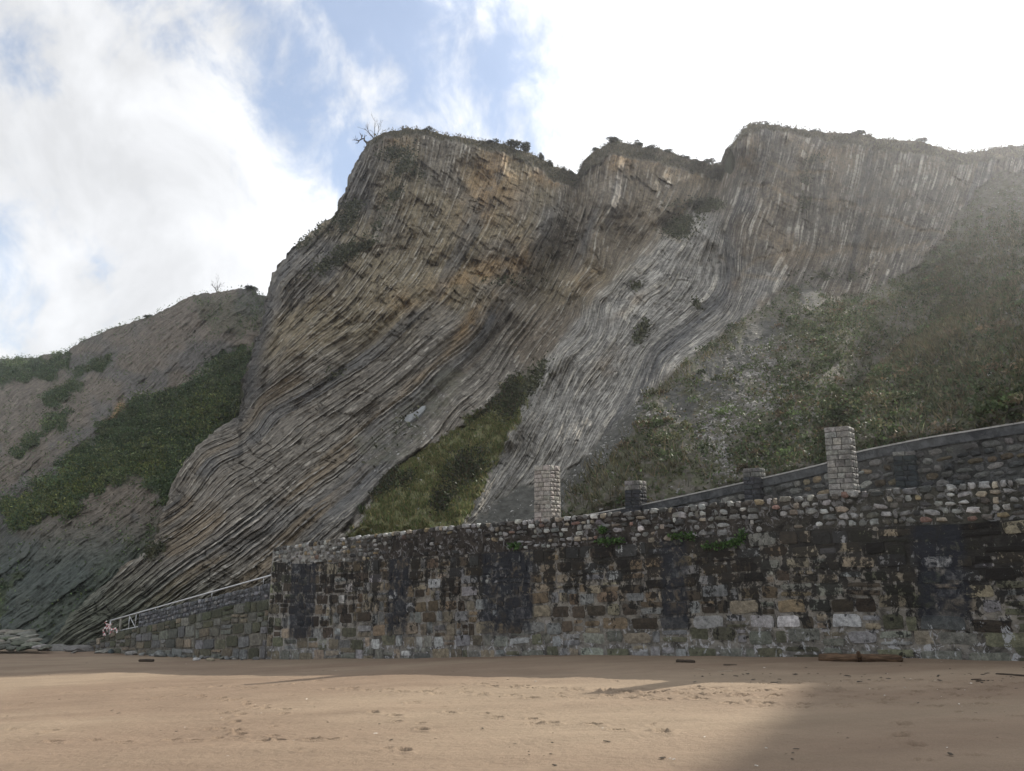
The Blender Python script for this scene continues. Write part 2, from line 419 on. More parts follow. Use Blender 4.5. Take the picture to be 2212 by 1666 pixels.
M_WOOD = mat_simple("driftwood_brown", (0.098, 0.062, 0.038), 0.85, 4.0, 0.55, 0.03, stretch=(0.5, 4, 4), dark=(0.035, 0.022, 0.014))
M_WOODDK = mat_simple("dark_driftwood", (0.05, 0.038, 0.028), 0.9, 5.0, 0.4, 0.02, stretch=(1, 4, 4))
M_WOODPL = mat_simple("bleached_driftwood", (0.34, 0.29, 0.22), 0.9, 5.0, 0.3, 0.02, stretch=(1, 4, 4))
M_METAL = mat_simple("galvanised_steel", (0.55, 0.56, 0.57), 0.45, 10.0, 0.1, 0.002, 0.6)
M_POST = mat_simple("weathered_post", (0.22, 0.21, 0.18), 0.8, 6.0, 0.25, 0.01)
M_BARK = mat_simple("grey_bark", (0.06, 0.052, 0.048), 0.9, 6.0, 0.3, 0.01)
M_SLAB = mat_simple("pale_limestone_slab", (0.215, 0.222, 0.222), 0.85, 2.5, 0.2, 0.03)
M_PATH = mat_simple("worn_concrete_path", (0.2, 0.19, 0.17), 0.9, 2.0, 0.25, 0.02)
M_TAPE = mat_tape()

# ------------------------------------------------------------------ sand
sand_pts = []; sand_z = []
for x in (-14, -7, 0, 7, 14):
    for y in (-6, 2, 8, 14):
        if x < -y * .9 - 8: continue
        sand_pts.append((x, y)); sand_z.append(0.0415 * x - 0.0893 * y)
for s in np.linspace(S_RAMP, S_END, 16):
    p = wxyz(s, 0); sand_pts.append((p.x, p.y)); sand_z.append(float(L_BASE(s)))
for px, py, D in [(0, 1404, 58), (-150, 1404, 58), (0, 1440, 40), (150, 1440, 38), (0, 1478, 29.3), (350, 1450, 33), (100, 1403, 56)]:
    p = at(px, py, D); sand_pts.append((p[0], p[1])); sand_z.append(p[2])
sand_tps = TPS(sand_pts, sand_z, 0.002, 10.0)
def sand_h(x, y):
    x = np.asarray(x, float); y = np.asarray(y, float)
    xc = np.clip(x, -48, 20); yc = np.clip(y, -8, 60)
    z = sand_tps(xc, yc)
    return z - 0.02 * np.abs(x - xc) - 0.03 * np.abs(y - yc)
def ground_at(px, py):
    """where a sight line meets the sand"""
    lo, hi = 2.0, 75.0
    for _ in range(40):
        mid = (lo + hi) / 2; p = at(px, py, mid)
        if p[2] > float(sand_h(p[0], p[1])): lo = mid
        else: hi = mid
    p = at(px, py, lo); return float(p[0]), float(p[1]), float(sand_h(p[0], p[1]))
def build_sand():
    def axis(parts):
        out = [parts[0][0]]
        for a, b, st0, st1 in parts:
            v = a
            while v < b - 1e-6:
                f = (v - a) / (b - a); v = min(b, v + st0 + (st1 - st0) * f); out.append(v)
        return np.array(out)
    xs = axis([(-250, -48, 40, 6), (-48, -22, 3, .22), (-22, -9, .14, .06), (-9, 10, .045, .045), (10, 18, .06, .2), (18, 250, 2, 40)])
    ys = axis([(-200, 0, 40, 2), (0, 5.5, .6, .1), (5.5, 12, .03, .045), (12, 22, .045, .085), (22, 36, .09, .25), (36, 60, .25, .6), (60, 250, 4, 40)])
    X, Y = np.meshgrid(xs, ys)
    Z = sand_h(X, Y)
    Z += (fbm(X * .25, Y * .35, 3, 5) - .5) * 0.10 + (fbm(X * 1.1 + 3, Y * 1.6, 4, 9) - .5) * 0.045
    dist = np.hypot(X, Y)
    # footprints: trails along the wall and scattered ones
    prints = []
    def trail(p0, p1, step=.62, side=.11):
        a = np.array(ground_at(*p0)[:2]); b = np.array(ground_at(*p1)[:2]); d = b - a; L = np.linalg.norm(d); d /= L; n = np.array([-d[1], d[0]])
        k = 0; t = 0.0
        ph = random.random() * 6
        while t < L:
            c = a + d * t + n * (side * (1 if k % 2 else -1) + .25 * math.sin(t * .5 + ph)); prints.append((c[0], c[1], math.atan2(d[1], d[0]) + random.uniform(-.2, .2), random.uniform(.8, 1.15)))
            t += step * random.uniform(.85, 1.2); k += 1
    trail((1100, 1487), (2215, 1512)); trail((1200, 1500), (1900, 1530)); trail((1300, 1490), (2215, 1499)); trail((1560, 1482), (2215, 1494))
    trail((1000, 1478), (1600, 1502)); trail((700, 1490), (1500, 1512)); trail((1000, 1535), (1450, 1600)); trail((60, 1500), (700, 1475))
    trail((420, 1500), (620, 1545)); trail((500, 1570), (640, 1600)); trail((150, 1600), (700, 1610)); trail((1250, 1493), (1950, 1508)); trail((1650, 1476), (2210, 1486)); trail((1750, 1470), (2210, 1478))
    trail((820, 1540), (1000, 1580)); trail((560, 1520), (480, 1600)); trail((1650, 1530), (2200, 1520))
    for _ in range(70):
        g = ground_at(random.uniform(20, 2200), 1470 + 170 * random.random() ** 1.6); prints.append((g[0], g[1], random.uniform(0, 6.3), random.uniform(.5, 1.1)))
    for (fx, fy, a, sc) in prints:
        ix0, ix1 = np.searchsorted(xs, [fx - .5, fx + .5]); iy0, iy1 = np.searchsorted(ys, [fy - .5, fy + .5])
        if ix1 - ix0 < 2 or iy1 - iy0 < 2: continue
        dx = X[iy0:iy1, ix0:ix1] - fx; dy = Y[iy0:iy1, ix0:ix1] - fy
        u = (dx * math.cos(a) + dy * math.sin(a)) / (.15 * sc); v = (-dx * math.sin(a) + dy * math.cos(a)) / (.065 * sc)
        r = np.sqrt(u * u + v * v)
        Z[iy0:iy1, ix0:ix1] += sc * (-0.075 * np.exp(-(r ** 6)) + 0.028 * np.exp(-((r - 1.45) / .35) ** 2))
    me = mesh_arrays("sand", np.stack([X, Y, Z], -1).reshape(-1, 3), grid_faces(*X.shape))
    o = link("sand", me, M_SAND); tag(o, "smooth tan beach sand sloping down to the foot of the wall", None, None, "structure")
    return o
build_sand()

# ------------------------------------------------------------------ relief surfaces (cliffs and slopes)
_lr = np.random.default_rng(3)
def layer_table(avg, smax, smin=-4.0, n=60000, soft=0.16, rib=0.0):
    """hardness over the strata coordinate: hard beds proud, soft beds recessed"""
    S = np.linspace(smin, smax, n); edges = [smin]; hard = []
    k = 0
    while edges[-1] < smax:
        w = avg * float(np.exp(_lr.normal(0, .5))); hb = k % 2 == 0
        if hb: w *= .8
        if rib: w = (rib * float(np.exp(_lr.normal(0, .35))) if hb else w)
        edges.append(edges[-1] + w); hard.append(_lr.uniform(.45, 1.0) if hb else _lr.uniform(0, .3)); k += 1
    idx = np.clip(np.searchsorted(edges, S, side='right') - 1, 0, len(hard) - 1)
    h = np.array(hard)[idx]
    ker = max(1, int(n * avg * soft / (smax - smin))); ker = np.hanning(ker + 2); ker /= ker.sum()
    return S, np.convolve(h, ker, 'same'), idx
T_FINE = layer_table(0.040, 22, n=130000); T_MID = layer_table(0.13, 22); T_COARSE = layer_table(0.30, 22); T_RIB = layer_table(0.080, 22, rib=0.032, soft=.10, n=130000)
def sample(T, S, Tcoord, tscale, seed, brk=0.6):
    i = np.clip(((S - T[0][0]) / (T[0][-1] - T[0][0]) * (len(T[0]) - 1)), 0, len(T[0]) - 1).astype(int)
    h = T[1][i]; idx = T[2][i]
    b = vnoise(Tcoord / tscale + idx * 13.37, idx * 1.0 + .5, seed)
    return h * (1 - brk + brk * sstep(.25, .65, b)), idx
def bed_blocks(idx, Tcoord, ts, seed):
    """a random value for every joint-bounded block of every bed"""
    t = Tcoord / ts + hash2(idx.astype(float), idx * 0.0, seed + 5) * 50
    t = t + .35 * (vnoise(t * .7, idx * 1.0, seed + 6) - .5)
    return hash2(np.floor(t), idx.astype(float), seed)
class Coarse:
    """evaluate a smooth function on a coarse lattice and look it up bilinearly"""
    def __init__(self, f, x0, x1, y0, y1, st):
        self.x = np.arange(x0, x1 + st, st); self.y = np.arange(y0, y1 + st, st); self.st = st
        X, Y = np.meshgrid(self.x, self.y); self.v = f(X, Y)
    def __call__(self, x, y):
        fx = np.clip((x - self.x[0]) / self.st, 0, len(self.x) - 1.001); fy = np.clip((y - self.y[0]) / self.st, 0, len(self.y) - 1.001)
        ix = fx.astype(int); iy = fy.astype(int); fx -= ix; fy -= iy; v = self.v
        return (v[iy, ix] * (1 - fx) + v[iy, ix + 1] * fx) * (1 - fy) + (v[iy + 1, ix] * (1 - fx) + v[iy + 1, ix + 1] * fx) * fy
def normals_of(P):
    du = np.gradient(P, axis=1); dv = np.gradient(P, axis=0)
    n = np.cross(du, dv); n /= np.linalg.norm(n, axis=-1, keepdims=True) + 1e-12
    s = np.sign(np.sum(n * (P - np.array([0, 0, CAMZ])), -1, keepdims=True))
    return -n * np.where(s == 0, 1, s)
def blobs(px, py, lst):
    m = np.zeros(np.shape(px))
    for (x, y, rx, ry, ang, w) in lst:
        a = R(ang); dx = px - x; dy = py - y
        u = (dx * math.cos(a) - dy * math.sin(a)) / rx; v = (dx * math.sin(a) + dy * math.cos(a)) / ry
        m = np.maximum(m, w * np.exp(-(u * u + v * v)))
    return m

# --- main cliff: skyline and foot, surveyed as picture position; depth in metres
SKY_MAIN = [(100, 1394), (109, 1387), (129, 1363), (153, 1325), (230, 1260), (265, 1222), (318, 1190), (340, 1154), (347, 1116), (368, 1060), (394, 998), (449, 942), (488, 916),
            (515, 897), (525, 820), (550, 750), (565, 700), (575, 645), (588, 590), (625, 545), (670, 500), (710, 472), (730, 445), (740, 415), (765, 360), (795, 306), (825, 286),
            (860, 279), (925, 278), (965, 293), (1040, 302), (1100, 315), (1150, 334), (1206, 362), (1246, 378), (1252, 366), (1261, 345), (1291, 322), (1326, 304), (1356, 310),
            (1426, 322), (1506, 347), (1558, 358), (1566, 342), (1576, 320), (1606, 280), (1631, 270), (1656, 267), (1721, 278), (1806, 287), (1876, 291), (1891, 300), (1996, 305), (2021, 316),
            (2086, 332), (2181, 314), (2212, 314), (2300, 285), (2362, 240), (2500, 185), (2600, 150), (2655, 62), (2702, -32), (2800, -150), (3000, -360)]
BOT_MAIN = [(100, 1398), (200, 1404), (300, 1404), (420, 1360), (590, 1290), (740, 1215), (1000, 1180), (1200, 1160), (1400, 1150), (1700, 1090), (2000, 1030), (2212, 985), (2600, 960), (3000, 940)]
D_MAIN = [ # left spur
    (105, 1393, 55), (153, 1330, 58), (265, 1225, 62), (345, 1130, 66), (368, 1060, 70), (394, 1000, 72), (488, 918, 76), (520, 880, 79), (545, 760, 83), (575, 645, 87), (625, 545, 90), (730, 445, 94), (795, 308, 98), (925, 280, 97),
    (1100, 315, 98), (1246, 378, 102), (300, 1400, 53.5), (200, 1400, 54), (420, 1300, 52), (420, 1180, 57), (600, 1285, 47), (600, 1150, 51.5), (520, 1050, 59), (600, 960, 64), (600, 800, 74), (640, 640, 82), (740, 1180, 43.5), (760, 1060, 50), (760, 930, 59), (780, 780, 68), (800, 620, 77), (860, 440, 88),
    (900, 980, 53), (930, 850, 61), (980, 700, 71), (1000, 560, 80), (1050, 430, 90), (1100, 640, 77), (1150, 480, 89),
    # gully and middle peak
    (1240, 450, 95), (1190, 580, 86), (1130, 700, 75), (1050, 820, 65), (940, 940, 55), (1330, 306, 104), (1300, 420, 95), (1400, 420, 96), (1500, 347, 106), (1555, 360, 106), (1480, 420, 99), (1370, 530, 88), (1290, 600, 80), (1200, 720, 70), (1120, 830, 61),
    # grass wedge
    (760, 1150, 43), (820, 1130, 41.5), (900, 1080, 43.5), (1000, 1130, 38.3), (1000, 1000, 45.5), (1080, 880, 54), (1000, 1175, 37.5),
    # light tongue, proud
    (1040, 1090, 40), (1110, 980, 46), (1150, 880, 52), (1230, 770, 59), (1310, 660, 67), (1400, 560, 76), (1480, 480, 84), (1200, 1000, 43), (1300, 870, 50), (1400, 760, 57), (1500, 700, 62), (1520, 580, 73),
    # right cliff
    (1560, 450, 84), (1578, 325, 91), (1610, 282, 92), (1640, 450, 80), (1640, 600, 70), (1760, 300, 90), (1760, 450, 79), (1720, 600, 67), (1890, 305, 88), (1890, 450, 77), (1830, 620, 63), (2010, 320, 87), (2000, 450, 76), (1960, 570, 66), (2086, 340, 87), (2110, 420, 82), (2190, 330, 88), (2212, 420, 80),
    # vegetated slope
    (1200, 1150, 34.8), (1300, 1080, 33.8), (1290, 990, 38.5), (1400, 1140, 31.3), (1400, 1010, 34.5), (1390, 880, 43), (1500, 900, 39.5), (1500, 780, 49), (1600, 690, 57), (1560, 1080, 29.0), (1620, 950, 33), (1650, 800, 44), (1750, 640, 58), (1800, 1010, 26.8), (1760, 900, 33), (1800, 760, 43), (1920, 640, 55), (1900, 960, 26.3), (1920, 800, 37),
    (2040, 560, 62), (2050, 940, 24.6), (2050, 800, 31.5), (2050, 680, 42), (2130, 480, 72), (2212, 970, 22.0), (2212, 900, 23.3), (2212, 760, 29), (2212, 640, 38), (2212, 530, 52), (2120, 600, 47),
    # beyond the frame
    (2362, 245, 84), (2400, 500, 50), (2500, 190, 72), (2600, 154, 59), (2655, 66, 55), (2702, -28, 51), (2600, 500, 34), (2600, 900, 19.6), (2800, -145, 48), (3000, -350, 42), (3000, 400, 28), (3000, 900, 16.2), (2400, 900, 21)]
S_LINES = {0: [(795, 320), (740, 440), (660, 540), (600, 600), (575, 650)],
 1: [(850, 290), (810, 430), (750, 550), (670, 640), (590, 730), (540, 790)],
 2: [(930, 290), (900, 430), (840, 560), (750, 670), (640, 760), (560, 830), (520, 880)],
 3: [(1030, 300), (1000, 430), (930, 570), (830, 690), (700, 790), (560, 880), (440, 970), (370, 1060)],
 4: [(1130, 320), (1100, 450), (1020, 600), (920, 720), (780, 840), (620, 950), (480, 1050), (330, 1170), (200, 1290)],
 5: [(1200, 370), (1180, 480), (1120, 600), (1040, 720), (900, 850), (760, 960), (600, 1080), (450, 1190), (330, 1280), (180, 1380)],
 6: [(1250, 375), (1235, 470), (1195, 560), (1140, 660), (1080, 740), (980, 850), (870, 960), (760, 1060), (650, 1150), (560, 1230)],
 6.8: [(1330, 305), (1310, 400), (1275, 500), (1240, 600), (1180, 700), (1110, 790), (1000, 910), (880, 1030), (800, 1120)],
 7.5: [(1400, 330), (1370, 470), (1310, 600), (1250, 690), (1180, 780), (1130, 870), (1080, 960), (1020, 1080)],
 8.1: [(1480, 345), (1450, 420), (1420, 480), (1378, 545), (1330, 607), (1290, 650), (1225, 770), (1193, 835), (1140, 940), (1090, 1030), (1050, 1090)],
 9.0: [(1570, 350), (1545, 440), (1520, 500), (1490, 560), (1453, 640), (1404, 688), (1375, 724), (1335, 775), (1290, 835), (1242, 916), (1205, 990)],
 10.0: [(1650, 275), (1620, 400), (1590, 480), (1577, 560), (1577, 600), (1560, 645), (1518, 685), (1470, 724), (1421, 765), (1395, 830)],
 10.5: [(1700, 280), (1670, 380), (1640, 470), (1620, 560), (1600, 640), (1577, 690)],
 11.0: [(1760, 290), (1725, 440), (1700, 555), (1661, 650)],
 12.0: [(1850, 295), (1820, 450), (1770, 620)], 13.1: [(1960, 310), (1930, 450), (1880, 610)], 14.3: [(2080, 340), (2040, 470), (1990, 600)], 15.5: [(2200, 330), (2150, 500), (2100, 650)], 18.0: [(2450, 250), (2400, 500), (2350, 700)]}
V_SLOPE = [(1150, 1190), (1215, 1062), (1290, 975), (1330, 940), (1385, 872), (1440, 815), (1500, 770), (1560, 725), (1640, 668), (1700, 625), (1750, 612), (1800, 645), (1850, 640), (1900, 615), (1990, 565), (2030, 520), (2075, 465), (2110, 405), (2160, 375), (2260, 360), (3100, 100), (3100, 1300), (1150, 1300)]
V_WEDGE = [(735, 1200), (760, 1145), (800, 1095), (860, 1020), (930, 965), (1000, 915), (1060, 870), (1120, 815), (1142, 822), (1130, 880), (1095, 950), (1060, 1020), (1020, 1090), (1000, 1135), (1005, 1220)]
def build_main():
    cols_ = [100.0]; sx_, sy_ = zip(*SKY_MAIN)
    while cols_[-1] < 2235:
        c0 = cols_[-1]; g = abs(np.interp(c0 + .8, sx_, sy_) - np.interp(c0 - .8, sx_, sy_)) / 1.6
        cols_.append(c0 + 1.75 / max(1.0, g / 1.5))
    pxs = np.concatenate([np.array(cols_), np.arange(2240, 3001, 9.0)])
    NR = 490
    top = np.interp(pxs, *zip(*SKY_MAIN)); bot = np.interp(pxs, *zip(*BOT_MAIN))
    # ragged skyline: beds and tufts break the edge
    top = top + (fbm(pxs / 9.0, 0 * pxs, 4, 31, .6) - .5) * 9
    bot = np.maximum(bot, top + 4)
    v = np.linspace(0, 1, NR)[:, None]
    PX = np.broadcast_to(pxs, (NR, len(pxs))).copy(); PY = bot + (top - bot) * v
    jag = (fbm(PY / 16, PX * 0 + 3, 3, 33, .6) - .5) * 17 + (hash2(np.floor(PY / 7.0), np.zeros_like(PY), 35) - .5) * 5
    PX = PX + jag * np.exp(-(polydist(PX, PY, SKY_MAIN) / 45.0) ** 2) * sstep(100, 180, PX) * sstep(830, 760, PX)
    Dt = Coarse(TPS([(a, b) for a, b, _ in D_MAIN], [c for _, _, c in D_MAIN], 0.01), 90, 3010, -380, 1420, 10)
    sp_, sv_ = [], []
    for k, pts in S_LINES.items():
        for p in pts: sp_.append(p); sv_.append(k)
    St = Coarse(TPS(sp_, sv_, 0.02), 90, 3010, -380, 1420, 10)
    wx = (fbm(PX / 60, PY / 60, 3, 3) - .5); wy = (fbm(PX / 60 + 40, PY / 60, 3, 4) - .5)
    D = Dt(PX, PY)
    def groove(pts, w, a): return a * np.exp(-(polydist(PX + wx * 14, PY + wy * 14, pts) / w) ** 2)
    D = D + groove([(1250, 375), (1234, 470), (1192, 570), (1150, 640)], 30, 6.5) - groove([(1335, 312), (1312, 420), (1278, 520), (1230, 620)], 30, 3.5) - groove([(1612, 290), (1588, 400), (1562, 470)], 26, 3.5) - groove([(1215, 400), (1190, 480), (1150, 560)], 22, 2.5) + groove([(1888, 320), (1874, 400), (1866, 440), (1846, 540), (1838, 600)], 9, 1.1)
    D = D + groove([(1562, 356), (1538, 430), (1505, 458), (1450, 500)], 22, 7.5) + groove([(905, 975), (835, 1035), (775, 1105), (745, 1150)], 7, 1.6)
    D = D + groove([(1400, 345), (1370, 470), (1330, 540)], 18, 1.5) + groove([(640, 640), (590, 760), (570, 830)], 9, 1.2) - groove([(1905, 330), (1885, 450), (1848, 610)], 8, 1.2)
    D = D + groove([(1100, 690), (1010, 790), (900, 890)], 9, 1.3) - groove([(1000, 690), (880, 800), (760, 890)], 10, 1.0) + groove([(880, 660), (740, 800), (640, 880)], 9, .9)
    D = D - groove([(1290, 640), (1220, 760), (1150, 850), (1100, 950)], 16, 2.2) - groove([(1310, 635), (1400, 552), (1500, 480), (1540, 520)], 15, 2.6) + groove([(1270, 625), (1380, 525), (1480, 452)], 14, 2.5)
    spur = [(1830, 1000), (1840, 880), (1900, 800), (1960, 755), (2060, 690), (2140, 640), (2240, 580), (2300, 560), (2300, 1200), (1830, 1200)]
    sdp = polysd(PX + wx * 20, PY + wy * 20, spur)
    D = D + 4.5 * sstep(6, -10, sdp) * sstep(-110, -8, sdp) * sstep(1700, 1850, PX) * sstep(2320, 2240, PX) - 1.2 * sstep(-2, 30, sdp) * sstep(90, 20, sdp) * (PX < 2300)
    slope_x = (PX - 1106) / FPX
    dw = lambda off: (W0[0] * -WN[0] + W0[1] * -WN[1] + off) / (slope_x * -WN[0] + 1.0 * -WN[1])
    wall_lim = np.where(PX > 1240, dw(UOFF + 1.5), dw(UOFF + .3)); D = np.where(PX > 590, np.maximum(D, wall_lim), D)
    D = D + 5.0 * np.exp(-(polydist(PX, PY, [(640, 540), (588, 600), (560, 720), (530, 830), (520, 890)]) / 20) ** 2)
    S = St(PX, PY)
    Tc = 0.6 * PX - 0.8 * PY
    # masks
    nz = (fbm(PX / 22, PY / 22, 4, 8) - .5)
    m_slope = sstep(-5, 7, polysd(PX, PY, V_SLOPE) + nz * 26)
    m_wedge = sstep(-5, 6, polysd(PX, PY, V_WEDGE) + nz * 30 + (fbm(PX / 7, PY / 7, 3, 7) - .5) * 16)
    grey_fan = sstep(-6, 8, polysd(PX, PY, [(1005, 1150), (1075, 1075), (1140, 1045), (1215, 1030), (1300, 950), (1375, 868), (1400, 880), (1330, 980), (1230, 1060), (1200, 1180), (1005, 1190)]) + nz * 22)
    ledge = sstep(-6, 10, polysd(PX, PY, [(760, 960), (860, 880), (960, 800), (1010, 800), (960, 900), (880, 985), (800, 1020)]) + nz * 30) * .6
    crest = sstep(-2, 7, (top[None, :] + 16 + 16 * sstep(1000, 1240, pxs) * (pxs < 1570) + 12 * sstep(1700, 1900, pxs) - PY) + nz * 16) * sstep(780, 830, PX)
    soil = np.clip(np.maximum.reduce([m_slope, m_wedge, grey_fan, ledge * .8, crest]), 0, 1)
    rock = 1 - soil
    # weights of the three bed sizes, by place
    lowleft = sstep(-60, 60, polysd(PX, PY, [(90, 1420), (520, 880), (600, 760), (760, 740), (1060, 650), (1110, 660), (980, 850), (700, 1200), (560, 1300)]))
    upper = sstep(-60, 60, polysd(PX, PY, [(560, 780), (600, 560), (790, 280), (1260, 340), (1560, 350), (1500, 470), (1250, 640), (1060, 650), (760, 740)]))
    warp = (fbm(PX / 170, PY / 170, 2, 12) - .5) * .16 + (fbm(PX / 38, PY / 38, 2, 13) - .5) * .035 + (fbm(PX / 9, PY / 9, 2, 14) - .5) * .006
    warp2 = (fbm(PX / 110 + 9, PY / 110, 2, 15) - .5) * .14
    hf, i_f = sample(T_FINE, S + warp * (1 + .8 * lowleft), Tc + wx * 30, 30, 21, .38)
    hm, i_m = sample(T_MID, S + warp + warp2 * lowleft * .5, Tc + wx * 40, 40, 22, .5)
    hc, i_c = sample(T_COARSE, S + warp * .8 + warp2 * lowleft, Tc, 60, 23, .55)
    hr, i_r = sample(T_RIB, S + warp * .9 + warp2 * lowleft * .4 + (fbm(PX / 14, PY / 14, 2, 19) - .5) * .03, Tc + wx * 20, 40, 28, .45)
    br = bed_blocks(i_r, Tc + wx * 20, 9.0, 29); hr = hr * (.75 + .35 * br)
    bf = bed_blocks(i_f, Tc + wx * 30, 15.0, 24); bmid = bed_blocks(i_m, Tc + wx * 40, 26.0, 25); bc_ = bed_blocks(i_c, Tc, 34.0, 26)
    hf = hf * (.55 + .68 * bf); hm = hm * (.8 + .3 * bmid)
    scale = D / 80.0
    h = scale * (hf * (.40 - .24 * lowleft) + hm * (.55 - .30 * lowleft) + hc * (.40 + .15 * lowleft + .2 * upper) + hr * .60 * lowleft)
    h = h + scale * ((fbm(PX / 26, PY / 26, 4, 40, .5) - .5) * (.9 + .9 * upper) + (fbm(PX / 95, PY / 95, 3, 44) - .5) * 4.2)
    # pits and broken blocks of the upper face
    pit = (bmid < .10) * sstep(.4, .6, fbm(PX / 60, PY / 60, 2, 50)); h = h - pit * upper * .35 * scale
    right_c = sstep(1500, 1600, PX) * (PY < 680)
    h = h + scale * ((bc_ - .5) * (.14 + .45 * upper * (PX < 1300) - .06 * right_c) + (bmid - .5) * (.10 + .30 * upper - .04 * right_c)) * (1 - .65 * lowleft)
    led = np.zeros(PX.shape)
    for pts, w_, a_ in [([(1600, 405), (1660, 400), (1700, 425), (1760, 430), (1850, 445)], 5, .9), ([(1590, 610), (1640, 560), (1700, 545), (1760, 560), (1850, 530), (1930, 545), (2000, 520)], 6, 1.2), ([(1660, 350), (1720, 372), (1790, 365)], 4, .7),
                        ([(860, 540), (930, 545), (1000, 590), (1060, 600), (1130, 620)], 6, 1.1), ([(700, 560), (790, 540), (850, 532)], 5, .8), ([(1290, 470), (1400, 475), (1470, 520)], 5, .8), ([(1900, 470), (1960, 490), (2030, 500)], 4, .8), ([(1560, 560), (1620, 600), (1700, 600)], 5, .7)]:
        dd_ = polydist(PX + wx * 26, PY + wy * 26, pts); led = np.maximum(led, np.exp(-(dd_ / w_) ** 2)); h = h - .45 * a_ * scale * np.exp(-(dd_ / w_) ** 2) * sstep(.3, .55, fbm(PX / 18, PY / 18, 2, 53))
    jn = np.abs(fbm(Tc / 26 + wx * 1.5, S * .9, 3, 55) - .5); crack = sstep(.022, .006, jn) * sstep(.45, .6, fbm(PX / 40, PY / 40, 2, 56))
    h = h + scale * ((fbm(PX / 5, PY / 5, 2, 57) - .5) * .26 - crack * .30)
    hs = (fbm(PX / 20, PY / 20, 5, 60, .6) - .5) * 1.5 + (fbm(PX / 80, PY / 80, 3, 61) - .5) * 3.0
    h = h * rock + hs * soil * np.clip(D / 60, .4, 1.2) * .7
    far = sstep(2235, 2300, PX); h = h * (1 - far * .7)
    edge = sstep(0, 12, polydist(PX, PY, SKY_MAIN))           # keep the skyline where it was surveyed
    Dh = D - 1.15 * h * (0.25 + 0.75 * edge)                  # beds stand out of the face, soft beds lie back
    Dh = np.where(PX > 590, np.maximum(Dh, wall_lim - .7), Dh)
    P = at(PX, PY, Dh)
    # colours of the ground, with shade painted on the buttress's left side face
    q = fbm(PX / 30, PY / 30, 4, 70)
    q2 = fbm(PX / 120, PY / 120, 3, 71)
    marl = np.array([.165, .148, .122]); lime = np.array([.36, .335, .285]); slate_and_shade = np.array([.090, .092, .094]); olive = np.array([.215, .178, .112]); ochre = np.array([.34, .225, .105])
    C = np.broadcast_to(marl, PX.shape + (3,)).copy()
    tongue = sstep(-8, 12, polysd(PX, PY, [(1000, 1130), (1060, 1000), (1135, 830), (1290, 640), (1400, 540), (1490, 450), (1560, 470), (1600, 560), (1700, 600), (1600, 690), (1480, 780), (1380, 870), (1200, 1080)]) + nz * 30)
    mid_b = sstep(-15, 20, polysd(PX, PY, [(1245, 370), (1330, 295), (1560, 350), (1500, 455), (1290, 635), (1150, 830), (1085, 735), (1195, 570)]))
    C = mixc(C, np.array([.165, .135, .098]), mid_b * .85)
    C = mixc(C, np.array([.315, .300, .268]), tongue)
    C = mixc(C, olive, np.clip(upper * (.25 + .9 * sstep(.42, .62, q2)), 0, .85))
    C = mixc(C, np.array([.225, .178, .120]), sstep(1500, 1600, PX) * sstep(.35, .65, q) * .5 * (1 - tongue))
    hardmix = np.clip(hf * .80 + hm * .35 + hc * .2 * lowleft, 0, 1)
    rightc = sstep(1500, 1600, PX)
    C = C * (1 - .22 * rightc - .12 * tongue)[..., None]
    C = mixc(C, lime, sstep(.40, .75, hardmix) * (.70 + .2 * tongue + .15 * rightc) * (1 - .25 * upper) * (1 - .55 * lowleft))
    C = mixc(C, np.array([.42, .395, .345]), sstep(.45, .75, hr) * lowleft * (.55 + .4 * br))
    C = C * (.70 + .56 * bf * (1 - .5 * lowleft) + .14 * lowleft)[..., None]
    C = mixc(C, np.array([.24, .19, .125]), led * .5)
    C = mixc(C, np.array([.43, .40, .34]), (bf > .88) * sstep(.4, .7, hardmix) * (.45 + .2 * tongue))
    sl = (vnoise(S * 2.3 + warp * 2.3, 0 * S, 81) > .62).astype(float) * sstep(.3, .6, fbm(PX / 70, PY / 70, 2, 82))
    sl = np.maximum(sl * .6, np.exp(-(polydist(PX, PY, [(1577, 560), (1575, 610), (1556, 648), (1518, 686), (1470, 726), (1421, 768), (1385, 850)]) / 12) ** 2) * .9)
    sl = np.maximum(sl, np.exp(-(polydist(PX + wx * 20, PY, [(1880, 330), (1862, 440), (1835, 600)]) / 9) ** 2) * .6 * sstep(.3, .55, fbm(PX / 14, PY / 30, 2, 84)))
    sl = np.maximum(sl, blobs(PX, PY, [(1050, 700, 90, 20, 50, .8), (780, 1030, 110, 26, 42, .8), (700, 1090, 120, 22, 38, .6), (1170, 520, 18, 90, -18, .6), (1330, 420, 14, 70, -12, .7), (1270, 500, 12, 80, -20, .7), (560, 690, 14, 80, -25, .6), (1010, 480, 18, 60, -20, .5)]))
    sl = np.maximum(sl, .75 * np.exp(-(polydist(PX, PY, [(640, 548), (590, 620), (560, 730), (532, 850)]) / 19) ** 2))  # shade of the left-facing bedding plane, painted as a dark strip
    C = mixc(C, slate_and_shade, np.clip(sl, 0, .85) * (1 - .35 * sstep(.6, 1, hardmix)))
    oc = blobs(PX, PY, [(1060, 400, 60, 90, -25, .75), (1040, 590, 110, 26, 25, .7), (1020, 690, 70, 14, 52, .75), (1180, 390, 60, 16, -28, .7), (900, 640, 70, 30, 20, .35), (1110, 560, 40, 50, 0, .6), (1420, 360, 90, 18, -15, .65), (1340, 350, 36, 26, 0, .6), (1270, 600, 30, 30, 0, .5), (1620, 330, 25, 50, -20, .3), (850, 310, 40, 25, 0, .45), (1780, 340, 60, 40, 0, .2), (1590, 610, 20, 20, 0, .2), (1690, 540, 40, 30, 0, .2), (930, 800, 90, 10, 40, .4), (1360, 660, 40, 10, 40, .3), (1310, 790, 40, 22, 50, .25)])
